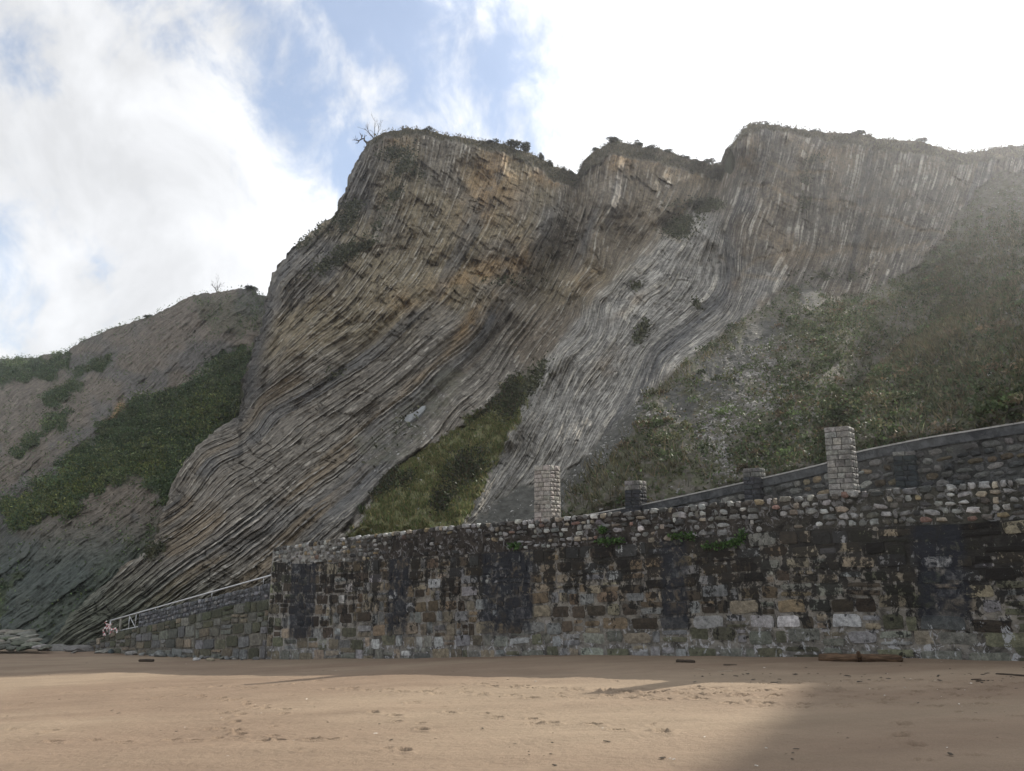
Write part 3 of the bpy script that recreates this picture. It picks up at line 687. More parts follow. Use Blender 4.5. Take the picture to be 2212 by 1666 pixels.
    C = mixc(C, ochre, np.clip(oc * (.25 + .85 * sstep(.35, .65, q)), 0, .62) * rock)
    C = mixc(C, np.array([.20, .155, .10]), lowleft * sstep(.56, .68, vnoise(S * 3.1 + warp * 3, Tc / 170, 86)) * .65 * sstep(.7, .3, hr))
    C = mixc(C, np.array([.115, .118, .118]), lowleft * sstep(.60, .72, vnoise(S * 2.2 + 9, Tc / 200, 87)) * .6 * sstep(.7, .3, hr))
    # soils
    Cs = np.broadcast_to(np.array([.115, .105, .085]), C.shape).copy()
    Cs = mixc(Cs, np.array([.072, .076, .040]), sstep(.45, .55, fbm(PX / 14, PY / 9, 4, 76, .6)) * .8)
    Cs = mixc(Cs, np.array([.078, .077, .068]), np.maximum(grey_fan, sstep(.42, .5, fbm(PX / 16, PY / 10, 4, 75, .6) * .55 + .45 * blobs(PX, PY, [(1560, 800, 80, 60, 50, .8), (1640, 730, 60, 30, 40, .9), (1470, 880, 40, 60, 40, .7), (1760, 640, 40, 30, 0, .7)]))))
    Cs = mixc(Cs, np.array([.135, .135, .06]), m_wedge * .9)
    Cs = mixc(Cs, np.array([.20, .165, .105]), crest * sstep(.5, .3, q) * .6)
    Cs = mixc(Cs, np.array([.095, .085, .055]), crest * sstep(.35, .6, q))
    C = mixc(C, Cs, soil)
    # green film on the lowest beds and plants on the face
    C = mixc(C, np.array([.10, .115, .08]), sstep(1180, 1340, PY) * sstep(620, 300, PX) * .7)
    plants = blobs(PX, PY, [(860, 390, 16, 60, -25, 1), (835, 450, 14, 50, -25, 1), (850, 330, 26, 16, 0, .8), (730, 560, 60, 14, 30, .9), (690, 500, 40, 14, 40, 1), (1130, 850, 50, 18, 50, 1), (1375, 620, 12, 7, 20, 1), (1385, 720, 10, 26, -30, 1), (1510, 662, 12, 7, -40, 1), (1500, 445, 40, 12, 0, 1), (1470, 490, 30, 26, 0, .8), (700, 820, 40, 10, 20, .4), (790, 530, 26, 10, 20, .8), (850, 535, 26, 8, 0, .7), (1040, 300, 70, 10, -5, .7), (760, 460, 16, 40, -30, .7), (900, 380, 30, 20, 0, .5), (1760, 350, 22, 12, 0, .6), (1740, 440, 14, 18, 0, .7), (1790, 600, 60, 10, 0, .8), (1740, 390, 10, 10, 0, .6), (330, 1200, 30, 10, 40, .6), (1085, 610, 60, 10, 0, .3), (860, 930, 60, 20, 40, .5)])
    plants = np.clip(plants * (.35 + 1.1 * sstep(.35, .6, q)), 0, 1) * rock
    C = mixc(C, np.array([.06, .065, .032]), sstep(.35, .7, plants) * .8)
    C *= (0.86 + .28 * fbm(PX / 5, PY / 5, 2, 90))[..., None]
    lay = rock * (.75 - .2 * upper + .25 * tongue) * (1 - .6 * sstep(.3, .6, plants))
    # the plateau and far flank behind the skyline close the body
    back = []
    hv = P[-1] - np.array([0, 0, CAMZ]); hv[:, 2] = 0; hv /= np.linalg.norm(hv, axis=1, keepdims=True)
    for dd, dz in [(1.2, -.15), (4, -.5), (10, -.8), (24, -.5), (50, -2), (52, -75)]:
        back.append(P[-1] + hv * dd + np.array([0, 0, dz]))
    nb = len(back)
    V = np.concatenate([P, np.stack(back)], 0)
    ext = lambda A: np.concatenate([A, np.repeat(A[-1:], nb, 0)], 0)
    C2 = ext(C); C2[-nb:] = np.array([.07, .075, .04])
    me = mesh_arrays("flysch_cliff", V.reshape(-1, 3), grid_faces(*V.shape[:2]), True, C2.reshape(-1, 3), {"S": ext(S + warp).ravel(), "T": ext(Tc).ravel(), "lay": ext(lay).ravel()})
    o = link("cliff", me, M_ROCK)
    tag(o, "tall grey and ochre cliff of steeply tilted layered rock beds", None, None, "structure")
    Nn = normals_of(P)
    step = np.minimum(np.linalg.norm(np.gradient(P, axis=0), axis=-1), 1.5) * np.minimum(np.linalg.norm(np.gradient(P, axis=1), axis=-1), 1.5)
    return dict(P=P, N=Nn, PX=PX, PY=PY, D=D, area=step, m_slope=m_slope, m_wedge=m_wedge, fan=grey_fan, crest=crest, plants=plants, rock=rock, q=q, nz=nz, soil=soil)
MAIN = build_main()

def build_hill():
    """the further headland on the left"""
    SKY = [(-420, 860), (-200, 800), (0, 776), (75, 773), (105, 763), (140, 764), (175, 737), (235, 710), (325, 684), (420, 637), (460, 632), (505, 627), (546, 619), (555, 634), (580, 642), (660, 640), (760, 690)]
    pxs = np.concatenate([np.arange(-420, -20, 10), np.arange(-20, 762, 1.9)]); NR = 300
    top = np.interp(pxs, *zip(*SKY)) + (fbm(pxs / 8, 0 * pxs, 4, 131, .6) - .5) * 8
    bot = np.full(len(pxs), 1404.0)
    v = np.linspace(0, 1, NR)[:, None]
    PX = np.broadcast_to(pxs, (NR, len(pxs))).copy(); PY = bot + (top - bot) * v
    pts = [(-420, 870, 190), (-420, 1400, 82), (0, 780, 170), (140, 766, 158), (240, 712, 142), (420, 640, 128), (550, 622, 124), (760, 692, 124), (0, 1400, 60), (150, 1400, 57), (300, 1400, 56), (500, 1400, 60), (760, 1400, 70),
           (0, 1250, 72), (150, 1250, 66), (0, 1100, 88), (200, 1100, 78), (330, 1100, 74), (0, 950, 112), (200, 950, 97), (350, 960, 90), (480, 880, 94), (0, 850, 142), (200, 830, 122), (350, 780, 114), (500, 760, 108), (600, 900, 95), (650, 1100, 82)]
    D = Coarse(TPS([(a, b) for a, b, _ in pts], [c for _, _, c in pts], .01), -430, 770, 600, 1420, 10)(PX, PY)
    S = (PX * .62 + PY * .78) / 100.0; Tc = .75 * PX - .66 * PY
    nz = fbm(PX / 20, PY / 20, 4, 108) - .5; q = fbm(PX / 26, PY / 26, 4, 170)
    veg_polys = [[(0, 1110), (60, 1060), (160, 1000), (250, 890), (330, 862), (400, 830), (480, 776), (580, 735), (540, 880), (400, 1000), (360, 1090), (320, 1060), (300, 1025), (220, 1060), (150, 1110), (60, 1140)],
                 [(40, 975), (95, 915), (130, 895), (145, 905), (110, 950), (60, 985)], [(90, 860), (150, 820), (215, 775), (245, 765), (235, 790), (160, 850), (110, 890)],
                 [(400, 640), (550, 620), (590, 650), (580, 720), (470, 730), (430, 690)], [(-20, 775), (140, 762), (160, 780), (80, 820), (-20, 815)],
                 [(60, 1340), (160, 1250), (330, 1130), (350, 1150), (300, 1220), (180, 1330), (80, 1400)], [(-20, 1290), (40, 1230), (60, 1240), (20, 1310), (-20, 1400)]]
    wts = [1, .9, .75, .42, .8, .4, .6]
    veg = np.zeros(PX.shape)
    for p, w in zip(veg_polys, wts): veg = np.maximum(veg, w * sstep(-16, 14, polysd(PX + 40 * (fbm(PX / 45, PY / 45, 3, 106) - .5), PY + 40 * (fbm(PX / 45 + 7, PY / 45, 3, 107) - .5), p) + nz * 55))
    veg = np.maximum(veg, sstep(-3, 6, top + 4 - PY + nz * 10) * .55)
    rock = 1 - sstep(.3, .8, veg)
    warp = (fbm(PX / 120, PY / 120, 3, 112) - .5) * .4 + (fbm(PX / 30, PY / 30, 2, 113) - .5) * .06
    hf, _ = sample(T_FINE, S + warp, Tc, 12, 121, .75); hm, _ = sample(T_MID, S + warp, Tc, 25, 122, .7); hc, _ = sample(T_COARSE, S + warp, Tc, 60, 123, .5)
    sc = D / 80.0
    low = sstep(1120, 1250, PY)
    h = sc * (hf * .30 + hm * .35 + hc * (.35 + .7 * low) + (fbm(PX / 30, PY / 30, 4, 140) - .5) * 2.4)
    h = h * rock + (1 - rock) * sc * ((fbm(PX / 12, PY / 12, 4, 160, .6) - .5) * 3.4 + (fbm(PX / 40, PY / 40, 3, 161) - .5) * 4.0)
    # the orange-faced outcrop standing out of the slope
    oc = np.exp(-(polydist(PX, PY, [(250, 880), (215, 915), (170, 955)]) / 13) ** 2)
    h = h + oc * 2.2
    P = at(PX, PY, D - 1.15 * h * (.3 + .7 * sstep(0, .03, 1 - v)))
    C = np.broadcast_to(np.array([.135, .114, .090]), PX.shape + (3,)).copy()
    C = mixc(C, np.array([.098, .094, .088]), sstep(.45, .65, fbm(PX / 60, PY / 60, 3, 171)) * .8)
    C = mixc(C, np.array([.22, .195, .16]), sstep(.5, .95, hf * .7 + hm * .4) * .5 * sstep(.35, .6, fbm(PX / 45, PY / 45, 3, 172)))
    C = mixc(C, np.array([.30, .20, .10]), np.exp(-(polydist(PX, PY, [(262, 875), (225, 915)]) / 10) ** 2) * sstep(.4, .6, q))
    C = mixc(C, np.array([.055, .070, .060]), sstep(1080, 1230, PY) * .85)
    C = mixc(C, np.array([.05, .065, .03]), sstep(.25, .7, veg) * .9)
    C *= (0.86 + .28 * fbm(PX / 5, PY / 5, 2, 190))[..., None]
    back = []; hv = P[-1] - np.array([0, 0, CAMZ]); hv[:, 2] = 0; hv /= np.linalg.norm(hv, axis=1, keepdims=True)
    for dd, dz in [(1.5, -.2), (6, -.6), (20, -1), (60, -4), (62, -60)]: back.append(P[-1] + hv * dd + np.array([0, 0, dz]))
    nb = len(back); V = np.concatenate([P, np.stack(back)], 0); ext = lambda A: np.concatenate([A, np.repeat(A[-1:], nb, 0)], 0)
    me = mesh_arrays("headland", V.reshape(-1, 3), grid_faces(*V.shape[:2]), True, ext(C).reshape(-1, 3), {"S": ext(S + warp).ravel(), "T": ext(Tc).ravel(), "lay": ext(rock * .6).ravel()})
    o = link("headland", me, M_ROCK); tag(o, "further headland slope of grey marl with green bramble bands", None, None, "structure")
    st = np.minimum(np.linalg.norm(np.gradient(P, axis=0), axis=-1), 1.5) * np.minimum(np.linalg.norm(np.gradient(P, axis=1), axis=-1), 1.5)
    return dict(P=P, N=normals_of(P), PX=PX, PY=PY, veg=veg, area=st, q=q, D=D)
HILL = build_hill()

# ------------------------------------------------------------------ ground cover on the slopes
def pick(surf, weight, n, seed):
    rg = np.random.default_rng(seed)
    w = np.clip(weight, 0, None) * (surf['PX'] > -20) * (surf['PX'] < 2240)
    w = w.ravel(); c = np.cumsum(w); idx = np.searchsorted(c, rg.random(n) * c[-1])
    idx = np.minimum(idx, w.size - 1)
    return idx, surf['P'].reshape(-1, 3)[idx], surf['N'].reshape(-1, 3)[idx], rg
def leaves(name, pos, nor, rg, length, width, up=0.5, spread=1.0, lift=0.0, cols=None, blade=False):
    """one leaf-shaped quad per point"""
    n = len(pos)
    d = nor * .5 + np.array([0, 0, up]) + rg.normal(0, spread, (n, 3)) * .7; d /= np.linalg.norm(d, axis=1, keepdims=True) + 1e-9
    sd = np.cross(d, rg.normal(0, 1, (n, 3))); sd /= np.linalg.norm(sd, axis=1, keepdims=True) + 1e-9
    L = (length * rg.uniform(.55, 1.3, n))[:, None]; W = (width * rg.uniform(.6, 1.3, n))[:, None]
    base = pos + nor * (lift * rg.random(n))[:, None]
    mid = base + d * L * .55; tip = base + d * L + np.array([0, 0, -.15]) * L
    if blade: v = np.stack([base - sd * W * .5, base + sd * W * .5, mid + sd * W * .35, tip], 1)
    else: v = np.stack([base, mid + sd * W * .5, tip, mid - sd * W * .5], 1)
    f = np.arange(n * 4).reshape(n, 4)
    return v.reshape(-1, 3), f, np.repeat(cols, 4, 0)
def palette(rg, n, cols, var=.25, weights=None):
    cols = np.asarray(cols); k = rg.choice(len(cols), n, p=weights)
    return cols[k] * np.exp(rg.normal(0, var, (n, 1)))
def cover(name, label, surf, weight, n, seed, length, width, cols, w=None, up=.5, spread=1.0, lift=0.0, blade=False):
    idx, pos, nor, rg = pick(surf, weight, n, seed)
    L = np.asarray(length)
    v, f, c = leaves(name, pos, nor, rg, L, width, up, spread, lift, palette(rg, n, cols, .3, w), blade)
    o = link(name, mesh_arrays(name, v, f, False, c), M_LEAF); tag(o, label, None, None, "stuff"); return o
A = MAIN
clump = lambda x, y, s, seed: sstep(.42, .62, fbm(x / s, y / s, 3, seed))
cl = clump(A['PX'], A['PY'], 26, 201)
dens = A['area'] / (A['D'] ** 1.2)
green_patch = blobs(A['PX'], A['PY'], [(1420, 940, 40, 40, 0, 1), (1640, 970, 90, 50, 0, .9), (1760, 900, 80, 90, 30, .9), (1950, 860, 160, 60, 20, .6), (1290, 1010, 30, 14, 30, .5), (2150, 880, 90, 40, 0, .9), (1800, 720, 80, 70, 30, .7), (1560, 720, 60, 20, 40, .5), (2000, 620, 70, 60, 40, .6), (1900, 990, 300, 30, 12, .9)])
bare = blobs(A['PX'], A['PY'], [(1560, 800, 60, 70, 40, .9), (1640, 720, 60, 30, 40, .9), (1560, 960, 34, 60, 20, .8), (1470, 880, 30, 60, 40, .8), (1620, 900, 60, 50, 40, .6), (1760, 640, 40, 30, 0, .8), (1290, 960, 60, 16, 45, .9)])
wv = A['m_slope'] * (1 - A['fan']) * (1 - bare) * (.03 + .4 * cl * clump(A['PX'], A['PY'], 9, 203) + .8 * green_patch * (.25 + clump(A['PX'], A['PY'], 11, 204))) * dens * (A['PX'] < 2235)
cover("bramble_cover", "dark green bramble and ivy cover on the slope behind the upper wall", A, wv, 66000, 301, .17, .10,
      [(.075, .10, .045), (.055, .075, .035), (.095, .10, .05), (.12, .09, .055), (.045, .06, .03)], [.3, .25, .2, .1, .15], .4, 1.0, .18)
dry = A['m_slope'] * (1 - bare) * blobs(A['PX'], A['PY'], [(1330, 1040, 90, 50, 30, 1), (1440, 800, 50, 40, 40, .8), (1400, 1010, 90, 40, 10, .8), (2050, 780, 110, 120, 30, 1), (2180, 700, 80, 120, 30, .8), (2060, 640, 90, 50, 40, .5), (1540, 760, 40, 20, 40, .6), (2000, 960, 250, 26, 10, .7), (2140, 560, 100, 80, 40, .6)]) * dens
cover("dry_grass", "tawny dry grass and stalks on the slope above the upper wall", A, dry * (.2 + clump(A['PX'], A['PY'], 10, 205)), 30000, 302, .42, .05,
      [(.125, .105, .062), (.10, .10, .055), (.16, .135, .09), (.075, .078, .045)], [.3, .3, .15, .25], 1.1, .6, .05, True)
wedge_w = A['m_wedge'] * dens * (.15 + 1.2 * clump(A['PX'], A['PY'], 11, 202))
cover("grass_bank", "green and golden grass on the wedge of slope behind the parapet", A, wedge_w, 42000, 303, .26, .045,
      [(.105, .135, .048), (.15, .135, .06), (.075, .10, .038), (.20, .165, .08)], [.32, .28, .22, .18], 1.1, .55, .02, True)
wedge_d = A['m_wedge'] * dens * blobs(A['PX'], A['PY'], [(1010, 1020, 36, 26, 40, 1), (960, 1085, 22, 16, 40, 1), (1060, 860, 50, 16, 45, 1), (1100, 860, 30, 30, 45, .7), (830, 1050, 30, 14, 40, .8), (880, 1040, 16, 12, 30, .6), (1080, 830, 50, 14, 40, 1)])
cover("low_scrub", "dark brown and green scrub patches in the grass wedge", A, wedge_d, 9000, 304, .24, .10, [(.04, .055, .025), (.06, .05, .03), (.035, .04, .025)], None, .4, 1.0, .3)
pl_w = A['plants'] ** 1.5 * A['area'] / A['D'] ** .8
cover("cliff_face_plants", "small dark shrubs and ivy clinging to ledges of the cliff face", A, pl_w, 13000, 305, .40, .20, [(.07, .08, .045), (.09, .09, .055), (.055, .06, .036)], None, .2, 1.0, .35)
cr_w = A['crest'] * A['area'] / A['D'] * (A['PX'] > 780)
cover("crest_heath", "dry heath and grass fringe along the cliff crest", A, cr_w, 15000, 306, .45, .09, [(.11, .095, .065), (.08, .075, .05), (.065, .062, .042), (.14, .125, .07)], None, .9, .8, .2)
H = HILL
hw = (sstep(.2, .85, H['veg']) + .05) * H['area'] / H['D'] * (.25 + clump(H['PX'], H['PY'], 14, 220)) * sstep(610, 700, H['PY'] + .15 * H['PX']) * (.12 + .88 * sstep(1220, 1120, H['PY']))
cover("headland_scrub", "dense green scrub bands across the further headland", H, hw, 80000, 307, .28, .15, [(.075, .115, .052), (.092, .135, .058), (.062, .09, .045), (.12, .14, .062)], None, .5, 1.0, .6)
yl = blobs(H['PX'], H['PY'], [(150, 1070, 90, 40, 30, 1), (320, 1000, 60, 30, 30, .7), (440, 900, 60, 40, 30, .5), (60, 1100, 60, 30, 20, .8)]) * sstep(.4, .8, H['veg']) * H['area'] / H['D']
cover("headland_grass", "yellow green grass patches among the headland scrub", H, yl, 16000, 308, .42, .16, [(.15, .18, .06), (.18, .18, .07), (.12, .155, .05)], None, .8, .7, .5)
def shrubs(name, label, surf, weight, ncent, per, rmin, rmax, seed, length, width, cols):
    idx, pos, nor, rg = pick(surf, weight, ncent, seed)
    r = rmin * (rmax / rmin) ** rg.random(ncent)
    n = ncent * per; d = rg.normal(0, 1, (n, 3)); d /= np.linalg.norm(d, axis=1, keepdims=True); d[:, 2] = np.abs(d[:, 2]) * .8
    rr = np.repeat(r, per)[:, None]; P_ = np.repeat(pos, per, 0) + d * rr * (rg.random((n, 1)) ** .35); tone = np.repeat(np.exp(rg.normal(0, .28, ncent)), per)[:, None]
    kind = np.repeat(rg.integers(0, len(cols), ncent), per); c = np.asarray(cols)[kind] * tone * np.exp(rg.normal(0, .22, (n, 1)))
    v, f, c = leaves(name, P_, d, rg, length, width, .3, .7, 0, c)
    o = link(name, mesh_arrays(name, v, f, False, c), M_LEAF); tag(o, label, None, None, "stuff"); return o
shrubs("slope_shrubs", "low separate shrubs dotted over the slope above the upper wall", A, A['m_slope'] * (1 - A['fan']) * (1 - bare) * dens * (.15 + green_patch), 420, 70, .22, .75, 351, .17, .10, [(.075, .105, .045), (.055, .075, .035), (.10, .10, .055), (.11, .085, .055)])
shrubs("headland_shrubs", "rounded shrubs standing in the scrub of the further headland", H, sstep(.4, .8, H['veg']) * H['area'] / H['D'], 520, 60, .7, 2.2, 352, .32, .19, [(.075, .11, .05), (.055, .085, .042), (.10, .12, .055)])
# loose stones on the scree
def scree(name, label, surf, weight, n, seed, smin, smax, col):
    idx, pos, nor, rg = pick(surf, weight, n, seed)
    base = np.array([[1, 1, 1], [-1, 1, -1], [1, -1, -1], [-1, -1, 1.0]]) * .6
    base = np.array([[-.8, -.5, -.4], [.8, -.5, -.4], [.7, .5, -.3], [-.7, .5, -.4], [-.5, -.3, .4], [.6, -.35, .35], [.5, .3, .45], [-.4, .35, .35]])
    fq = np.array([[0, 3, 2, 1], [4, 5, 6, 7], [0, 1, 5, 4], [1, 2, 6, 5], [2, 3, 7, 6], [3, 0, 4, 7]])
    s = smin * (smax / smin) ** (rg.random(n) ** 2)
    ax = rg.normal(0, 1, (n, 3)); t, b = frame(nor); ang = rg.random(n) * 6.3
    u = t * np.cos(ang)[:, None] + b * np.sin(ang)[:, None]; w = np.cross(nor, u)
    jit = base[None] * (1 + rg.normal(0, .18, (n, 8, 3)))
    asp = rg.uniform(.35, .8, n)
    V = pos[:, None] + s[:, None, None] * .5 * (jit[..., :1] * u[:, None] + jit[..., 1:2] * w[:, None] * asp[:, None, None] + jit[..., 2:3] * nor[:, None] * .7)
    F = (fq[None] + (np.arange(n) * 8)[:, None, None]).reshape(-1, 4)
    c = np.asarray(col) * np.exp(rg.normal(0, .25, (n, 1)))
    me = mesh_arrays(name, V.reshape(-1, 3), F, False, np.repeat(c, 8, 0))
    o = link(name, me, M_LEAF_STONE); tag(o, label, None, None, "stuff"); return o
def mat_vstone():
    m, nt, bs = new_mat("loose_stone"); b = NB(nt); n = b.noise(b.pos(), 6, 4)
    nt.links.new(b.scalecol(b.attr("Col"), b.rng(n, .3, .7, .75, 1.25)), bs.inputs['Base Color']); bs.inputs['Roughness'].default_value = .9; return m
M_LEAF_STONE = mat_vstone()
sc_w = A['m_slope'] * dens * blobs(A['PX'], A['PY'], [(1545, 960, 26, 70, 25, 1), (1560, 900, 30, 50, 40, .8), (1660, 860, 90, 36, 10, .9), (1640, 800, 70, 50, 30, .6), (1720, 890, 60, 24, 10, .7), (1600, 1010, 60, 16, 15, .6), (1430, 900, 30, 12, 0, .5)]) ** 1.3 * (.25 + clump(A['PX'], A['PY'], 12, 230))
scree("scree", "pale broken stones strewn down the slope above the upper wall", A, sc_w, 3600, 401, .10, .50, (.225, .215, .20))
sc2 = (A['m_slope'] * .12 + A['fan'] * .5 + blobs(A['PX'], A['PY'], [(880, 930, 70, 40, 40, 1), (830, 985, 40, 30, 40, .8), (800, 980, 40, 20, 40, .6), (960, 870, 40, 30, 40, .5)]) * 1.2 + A['m_wedge'] * .25) * dens
scree("scattered_rubble", "small grey stones scattered on ledges and grass of the cliff foot", A, sc2, 3200, 402, .08, .40, (.27, .265, .25))

# ------------------------------------------------------------------ stones for masonry
def stone_mesh(name, n=10, power=4.0, jit=.06, bulge=.12, inset=.82, smooth=False, rg=None, corner=.08):
    """unit stone: x,z in [-.5,.5], front at y=-1, back at y=0"""
    vs = []; fs = []
    ph = rg.uniform(0, .3)
    ring = []
    if power > 5:                                   # squared stone: chamfered corners and a point on each edge
        n = 12
        for cx, cz_, in ((.5, -.5), (.5, .5), (-.5, .5), (-.5, -.5)):
            ch = rg.uniform(.3, 1.0) * corner; ch2 = rg.uniform(.3, 1.0) * corner
            a = (cx - math.copysign(ch, cx), cz_); b = (cx, cz_ - math.copysign(ch2, cz_))
            pr = [a, b] if (cx > 0) == (cz_ < 0) else [b, a]
            mid = (.5, 0) if (cx, cz_) == (.5, -.5) else (0, .5) if (cx, cz_) == (.5, .5) else (-.5, 0) if (cx, cz_) == (-.5, .5) else (0, -.5)
            for q in pr + [mid]: ring.append((q[0] * (1 - abs(rg.normal(0, jit))), q[1] * (1 - abs(rg.normal(0, jit)))))
    else:
      for k in range(n):
        a = 2 * math.pi * k / n + ph + rg.normal(0, .12)
        c, s = math.cos(a), math.sin(a)
        r = (abs(c) ** power + abs(s) ** power) ** (-1 / power) * .5 * (1 + rg.normal(0, jit))
        ring.append((max(-.52, min(.52, c * r)), max(-.52, min(.52, s * r))))
    for x, z in ring: vs.append((x, 0, z))
    for x, z in ring: vs.append((x * 1.0, -.62 + rg.normal(0, .05), z))
    for x, z in ring: vs.append((x * inset, -.95 - bulge * rg.uniform(-.3, .6), z * inset))
    vs.append((rg.normal(0, .05), -1.0 - bulge, rg.normal(0, .05)))
    for r0 in (0, n):
        for k in range(n):
            k2 = (k + 1) % n; fs.append((r0 + k, r0 + k2, r0 + n + k2, r0 + n + k))
    for k in range(n): fs.append((2 * n + k, 2 * n + (k + 1) % n, 3 * n))
    me = bpy.data.meshes.new(name); me.from_pydata(vs, [], fs); me.update()
    me.polygons.foreach_set("use_smooth", np.full(len(fs), smooth, bool))
    return me
_sr = np.random.default_rng(77)
BLOCKS = [stone_mesh("block_shape", 12, 7.0, .085, .05, .95, False, _sr, .16) for _ in range(24)]
RBLOCKS = [m_.copy() for m_ in BLOCKS]
COBBLES = [stone_mesh("cobble_shape", 9, 3.4, .17, .10, .80, False, _sr) for _ in range(20)]
BRICKS = [stone_mesh("brick_shape", 12, 14.0, .012, .08, .95, False, _sr, .03) for _ in range(14)]
ROUGH = [stone_mesh("rough_brick_shape", 12, 14.0, .015, .40, .88, False, _sr, .03) for _ in range(14)]
for l, m in ((BLOCKS, M_BLOCK), (RBLOCKS, M_RBLOCK), (COBBLES, M_COBBLE), (BRICKS, M_BRICK), (ROUGH, M_BRICK)):
    for me in l: me.materials.append(m)
WALL_ROT = math.atan2(WT[1], WT[0])
def put_stone(name, meshes, parent, s, z, w, h, d, col, slope=0.0, off=0.0, flip=True):
    o = bpy.data.objects.new(name, random.choice(meshes))
    p = wxyz(s, z, off)
    sx = w * (random.choice((-1, 1)) if flip else 1)
    M = Matrix.Translation(p) @ Matrix.Rotation(WALL_ROT, 4, 'Z') @ Matrix.Rotation(-slope, 4, 'Y') @ Matrix.Diagonal((w, d, h, 1))
    o.matrix_world = M
    o.color = (*col, 1)
    COL.objects.link(o); o.parent = parent
    return o
def join_stones(name, items, parent, mat):
    """stones past the count that can be picked apart, as one part"""
    bm = bmesh.new()
    for me, M in items:
        k = len(bm.verts); bm.from_mesh(me)
        bm.verts.ensure_lookup_table()
        bmesh.ops.transform(bm, matrix=M, verts=bm.verts[k:])
    m2 = bpy.data.meshes.new(name); bm.to_mesh(m2); bm.free()
    m2.materials.append(mat); o = link(name, m2, None, parent); o["kind"] = "stuff"; return o
def jitter(c, v=.18):
    f = math.exp(random.gauss(0, v)); return tuple(max(.004, a * f * (1 + random.gauss(0, .018))) for a in c)
def strip(name, parent, s0, s1, bot, top, off, thick, colf, efff, mat, ns=240, nz=26, rough=.02):
    """mortar body: a rough front sheet with sides, top and back"""
    ss = np.linspace(s0, s1, ns); vv = np.linspace(0, 1, nz)
    Sg, Vg = np.meshgrid(ss, vv); Zg = bot(Sg) + (top(Sg) - bot(Sg)) * Vg
    o_ = off + (fbm(Sg * 2.1, Zg * 2.1, 3, 500) - .5) * rough
    X = W0[0] + WT[0] * Sg + WN[0] * o_; Y = W0[1] + WT[1] * Sg + WN[1] * o_
    F = np.stack([X, Y, Zg], -1)
    bk = F[-1].copy(); bk[:, 0] -= WN[0] * thick; bk[:, 1] -= WN[1] * thick
    bb = bk.copy(); bb[:, 2] = F[0][:, 2]
    V = np.concatenate([F, bk[None], bb[None]], 0)
    col = colf(Sg, Vg); eff = efff(Sg, Vg)
    col = np.concatenate([col, np.repeat(col[-1:], 2, 0)]); eff = np.concatenate([eff, np.repeat(eff[-1:], 2, 0)])
    # end caps: pull the first and last column back
    def capcol(A, side):
        return A
    V2 = np.concatenate([V[:, :1].copy(), V, V[:, -1:].copy()], 1)
    for j in (0, -1):
        V2[:, j, 0] = V[-1, j, 0]; V2[:, j, 1] = V[-1, j, 1]
    col = np.concatenate([col[:, :1], col, col[:, -1:]], 1); eff = np.concatenate([eff[:, :1], eff, eff[:, -1:]], 1)
    me = mesh_arrays(name, V2.reshape(-1, 3), grid_faces(*V2.shape[:2]), False, col.reshape(-1, 3), {"eff": eff.ravel()})
    return link(name, me, mat, parent)

BLACK = (.020, .019, .018); DKBR = (.045, .036, .027); OCH = (.115, .09, .060); GREY = (.15, .152, .15); OLV = (.085, .085, .058); BLUE = (.027, .029, .034); GRGR = (.135, .138, .118); TAN = (.165, .142, .105); PALE = (.25, .25, .245)
BANDS = [(622, 684), (836, 884), (1040, 1152), (1428, 1492), (1985, 2100)]
def block_col(px, v):
    r = random.random()
    if v < .26: c = random.choice([GRGR, GRGR, OLV, TAN, GREY, TAN] if px < 1300 else [GRGR, OLV, OLV, GREY, TAN, GRGR])
    elif px < 760: c = random.choice([DKBR, DKBR, TAN, GREY, OLV])
    elif px < 1620: c = random.choice([OCH, TAN, DKBR, GREY, TAN, OCH, DKBR, GREY])
    elif px < 1800: c = random.choice([OCH, TAN, OLV, TAN, DKBR, GRGR])
    else: c = random.choice([DKBR, GREY, OLV, DKBR, TAN, OLV])
    if r > .95: c = PALE
    return jitter(tuple(a * 1.15 for a in c), .24)
sea_wall = empty("sea_wall", wxyz(S_LEFT, float(L_BASE(S_LEFT))))
tag(sea_wall, "long dark stained stone sea wall with a cobble parapet above the beach", "wall")
def W2P(o):   # children given in world space under an Empty that is only translated
    return o
BLK_L = lambda s: L_BASE(s) - .55
def mcol(Sg, Vg):
    px = 1106 + 0 * Sg
    P_ = [wall_px(s, float(L_PAR(s))) for s in Sg[0]]
    pxr = np.array(P_)[None, :] + 0 * Sg
    c = np.broadcast_to(np.array([.15, .138, .118]), Sg.shape + (3,)).copy()
    c = mixc(c, np.array([.20, .19, .17]), sstep(820, 640, pxr))
    c = mixc(c, np.array([.14, .135, .125]), sstep(.28, .12, Vg) * .8)
    return c
def meff(Sg, Vg): return .25 + .75 * sstep(.45, .15, Vg)
core = strip("mortar_core", None, S_LEFT, S_END, BLK_L, L_PAR, 0.0, .9, mcol, meff, M_WMORTAR)
parts_of_wall = [core]
block_items = []
NCOURSE = 9
